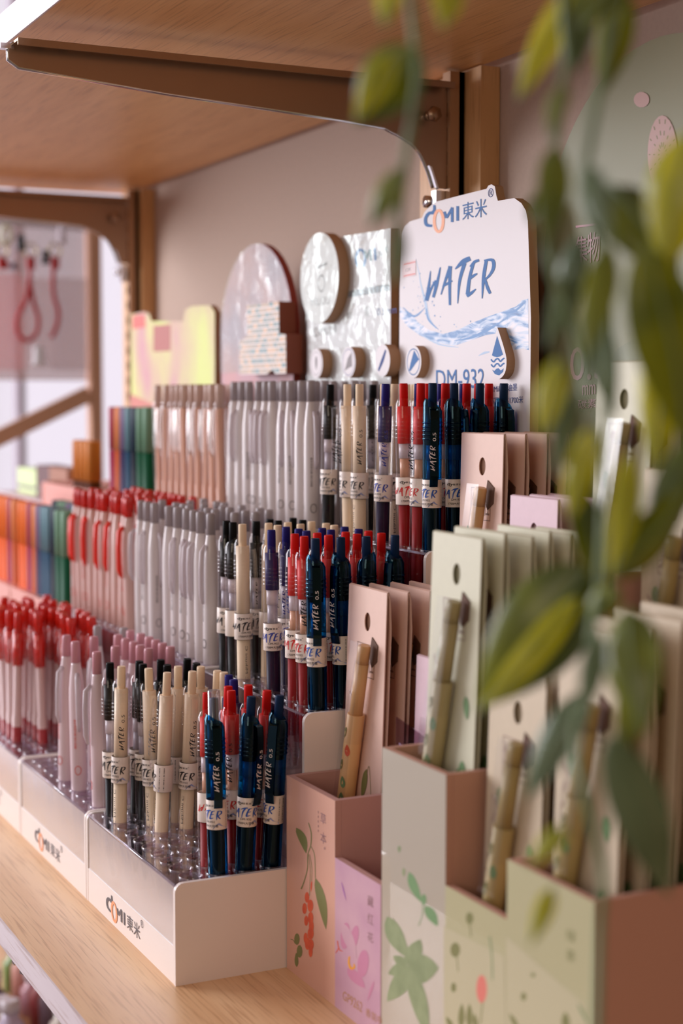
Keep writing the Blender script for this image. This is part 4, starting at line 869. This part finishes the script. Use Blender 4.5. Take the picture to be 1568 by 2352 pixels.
def vine(label, stem, leaves, d0=.42, dd=0, w=20):
    t = thing('hanging_vine', label, 'artificial vine', W3(stem[0][0], stem[0][1], d0)); O = t.location
    b = MB(); pts = [W3(u, v, d0+dd*i/len(stem)+.006*math.sin(i*2.1))-O for i, (u, v) in enumerate(stem)]
    b.tube(spline([tuple(p) for p in pts], 5), w*d0/FPX/2, STEM, 8); b.build('stem', t)
    for j, (u0, v0, u1, v1, wd, k) in enumerate(leaves):
        d = d0+.018*math.sin(j*1.9+u0*.01); a = W3(u0, v0, d)-O; c = W3(u1, v1, d+.014*math.cos(j*1.3))-O
        ax = (c-a); l = ax.length; ax.normalize(); view = ray(u0, v0).normalized(); side = ax.cross(view).normalized(); nrm = side.cross(ax)
        tw = .35*math.sin(j*2.7); side, nrm = side*math.cos(tw)+nrm*math.sin(tw), nrm*math.cos(tw)-side*math.sin(tw)
        hw = wd*1.15*d/FPX/2; vs = []; fs = []; N = 12
        for i in range(N+1):
            s = i/N; hh = hw*(math.sin(PI*min(1, s**.75*1.0))**.85 if 0 < s < 1 else .02); bow = l*.10*math.sin(PI*s)
            for q in (-1, -.5, 0, .5, 1): vs.append(a+ax*l*s+side*hh*q+nrm*(bow-hh*.35*abs(q)*(1-.3*abs(q)))*(-1))
        for i in range(N):
            for q in range(4): o = 5*i+q; fs.append((o, o+1, o+6, o+5))
        m2 = len(vs); vs += [v-nrm*(-.0005) for v in vs]; fs += [tuple(x+m2 for x in f)[::-1] for f in fs]
        for i in range(N):
            for e in (0, 4): o = 5*i+e; fs.append((o, o+5, o+5+m2, o+m2))
        lb = MB(); lb.add(vs, fs, leafmat(k), True); lb.tube([a+ax*l*s+nrm*(-(l*.10*math.sin(PI*s)) -.0006) for s in [i/8 for i in range(9)]], .0004, STEM, 5); lb.build('leaf', t)
    return t
vine('left artificial vine strand hanging before the upper shelf, with one broad leaf', [(938, -60), (948, 60), (958, 160), (948, 260), (935, 340), (918, 470), (908, 560), (905, 650)],
     [(958, 110, 818, 285, 130, 'd'), (900, 120, 815, 280, 60, 'y'), (905, -60, 882, 62, 56, 'y'), (1030, -60, 1018, 64, 70, 'y'), (925, 385, 850, 525, 56, 'm'), (920, 520, 905, 640, 34, 'd')], .43)
vine('middle artificial vine strand falling from the top, narrow yellow leaves', [(1285, -60), (1300, 120), (1290, 200), (1275, 350), (1258, 470), (1262, 600), (1300, 700), (1330, 820), (1350, 950)],
     [(1315, -30, 1188, 232, 62, 'y'), (1345, -40, 1320, 170, 60, 'd'), (1295, 190, 1262, 320, 40, 'm'), (1278, 330, 1250, 570, 72, 'd'), (1330, 540, 1296, 760, 62, 'g'), (1262, 430, 1215, 510, 46, 'm'), (1285, 820, 1240, 1010, 58, 'y'), (1300, 640, 1255, 800, 40, 'g'), (1310, 900, 1270, 1100, 50, 'g')], .42)
vine('right artificial vine strand with the densest yellow green leaves', [(1400, -60), (1395, 100), (1360, 300), (1340, 460), (1390, 600), (1400, 800), (1385, 1000), (1385, 1200), (1378, 1330)],
     [(1435, -20, 1382, 220, 76, 'm'), (1440, -60, 1340, 60, 60, 'd'), (1350, 380, 1400, 560, 60, 'g'), (1400, 425, 1560, 650, 130, 'd'), (1590, 300, 1530, 620, 150, 'y'), (1480, 560, 1575, 1020, 150, 'm'), (1560, 640, 1500, 1090, 110, 'y'), (1350, 690, 1410, 960, 72, 'g'), (1400, 560, 1340, 830, 70, 'm'),
      (1360, 980, 1305, 1200, 62, 'y'), (1330, 1120, 1368, 1345, 74, 'd'), (1395, 1330, 1585, 1120, 100, 'm'), (1450, 1040, 1400, 1330, 60, 'y'), (1600, 1000, 1480, 1300, 90, 'd')], .42)
vine('lower artificial vine strand with a large drooping leaf before the mint cards', [(1385, 1180), (1378, 1330), (1360, 1450), (1345, 1580), (1318, 1700), (1348, 1850), (1385, 2000), (1378, 2150), (1370, 2420)],
     [(1358, 1300, 1098, 1625, 185, 'd'), (1330, 1370, 1095, 1640, 60, 'y'), (1440, 1395, 1478, 1690, 120, 'd'), (1470, 1480, 1420, 1760, 70, 'm'), (1350, 1585, 1208, 1835, 80, 'g'), (1398, 1690, 1535, 2055, 116, 'g'), (1300, 1900, 1212, 1990, 46, 'y'), (1268, 2040, 1218, 2170, 40, 'y'), (1375, 1450, 1335, 1660, 50, 'g'), (1420, 1350, 1340, 1430, 60, 'm')], .43)
bpy.context.view_layer.update()
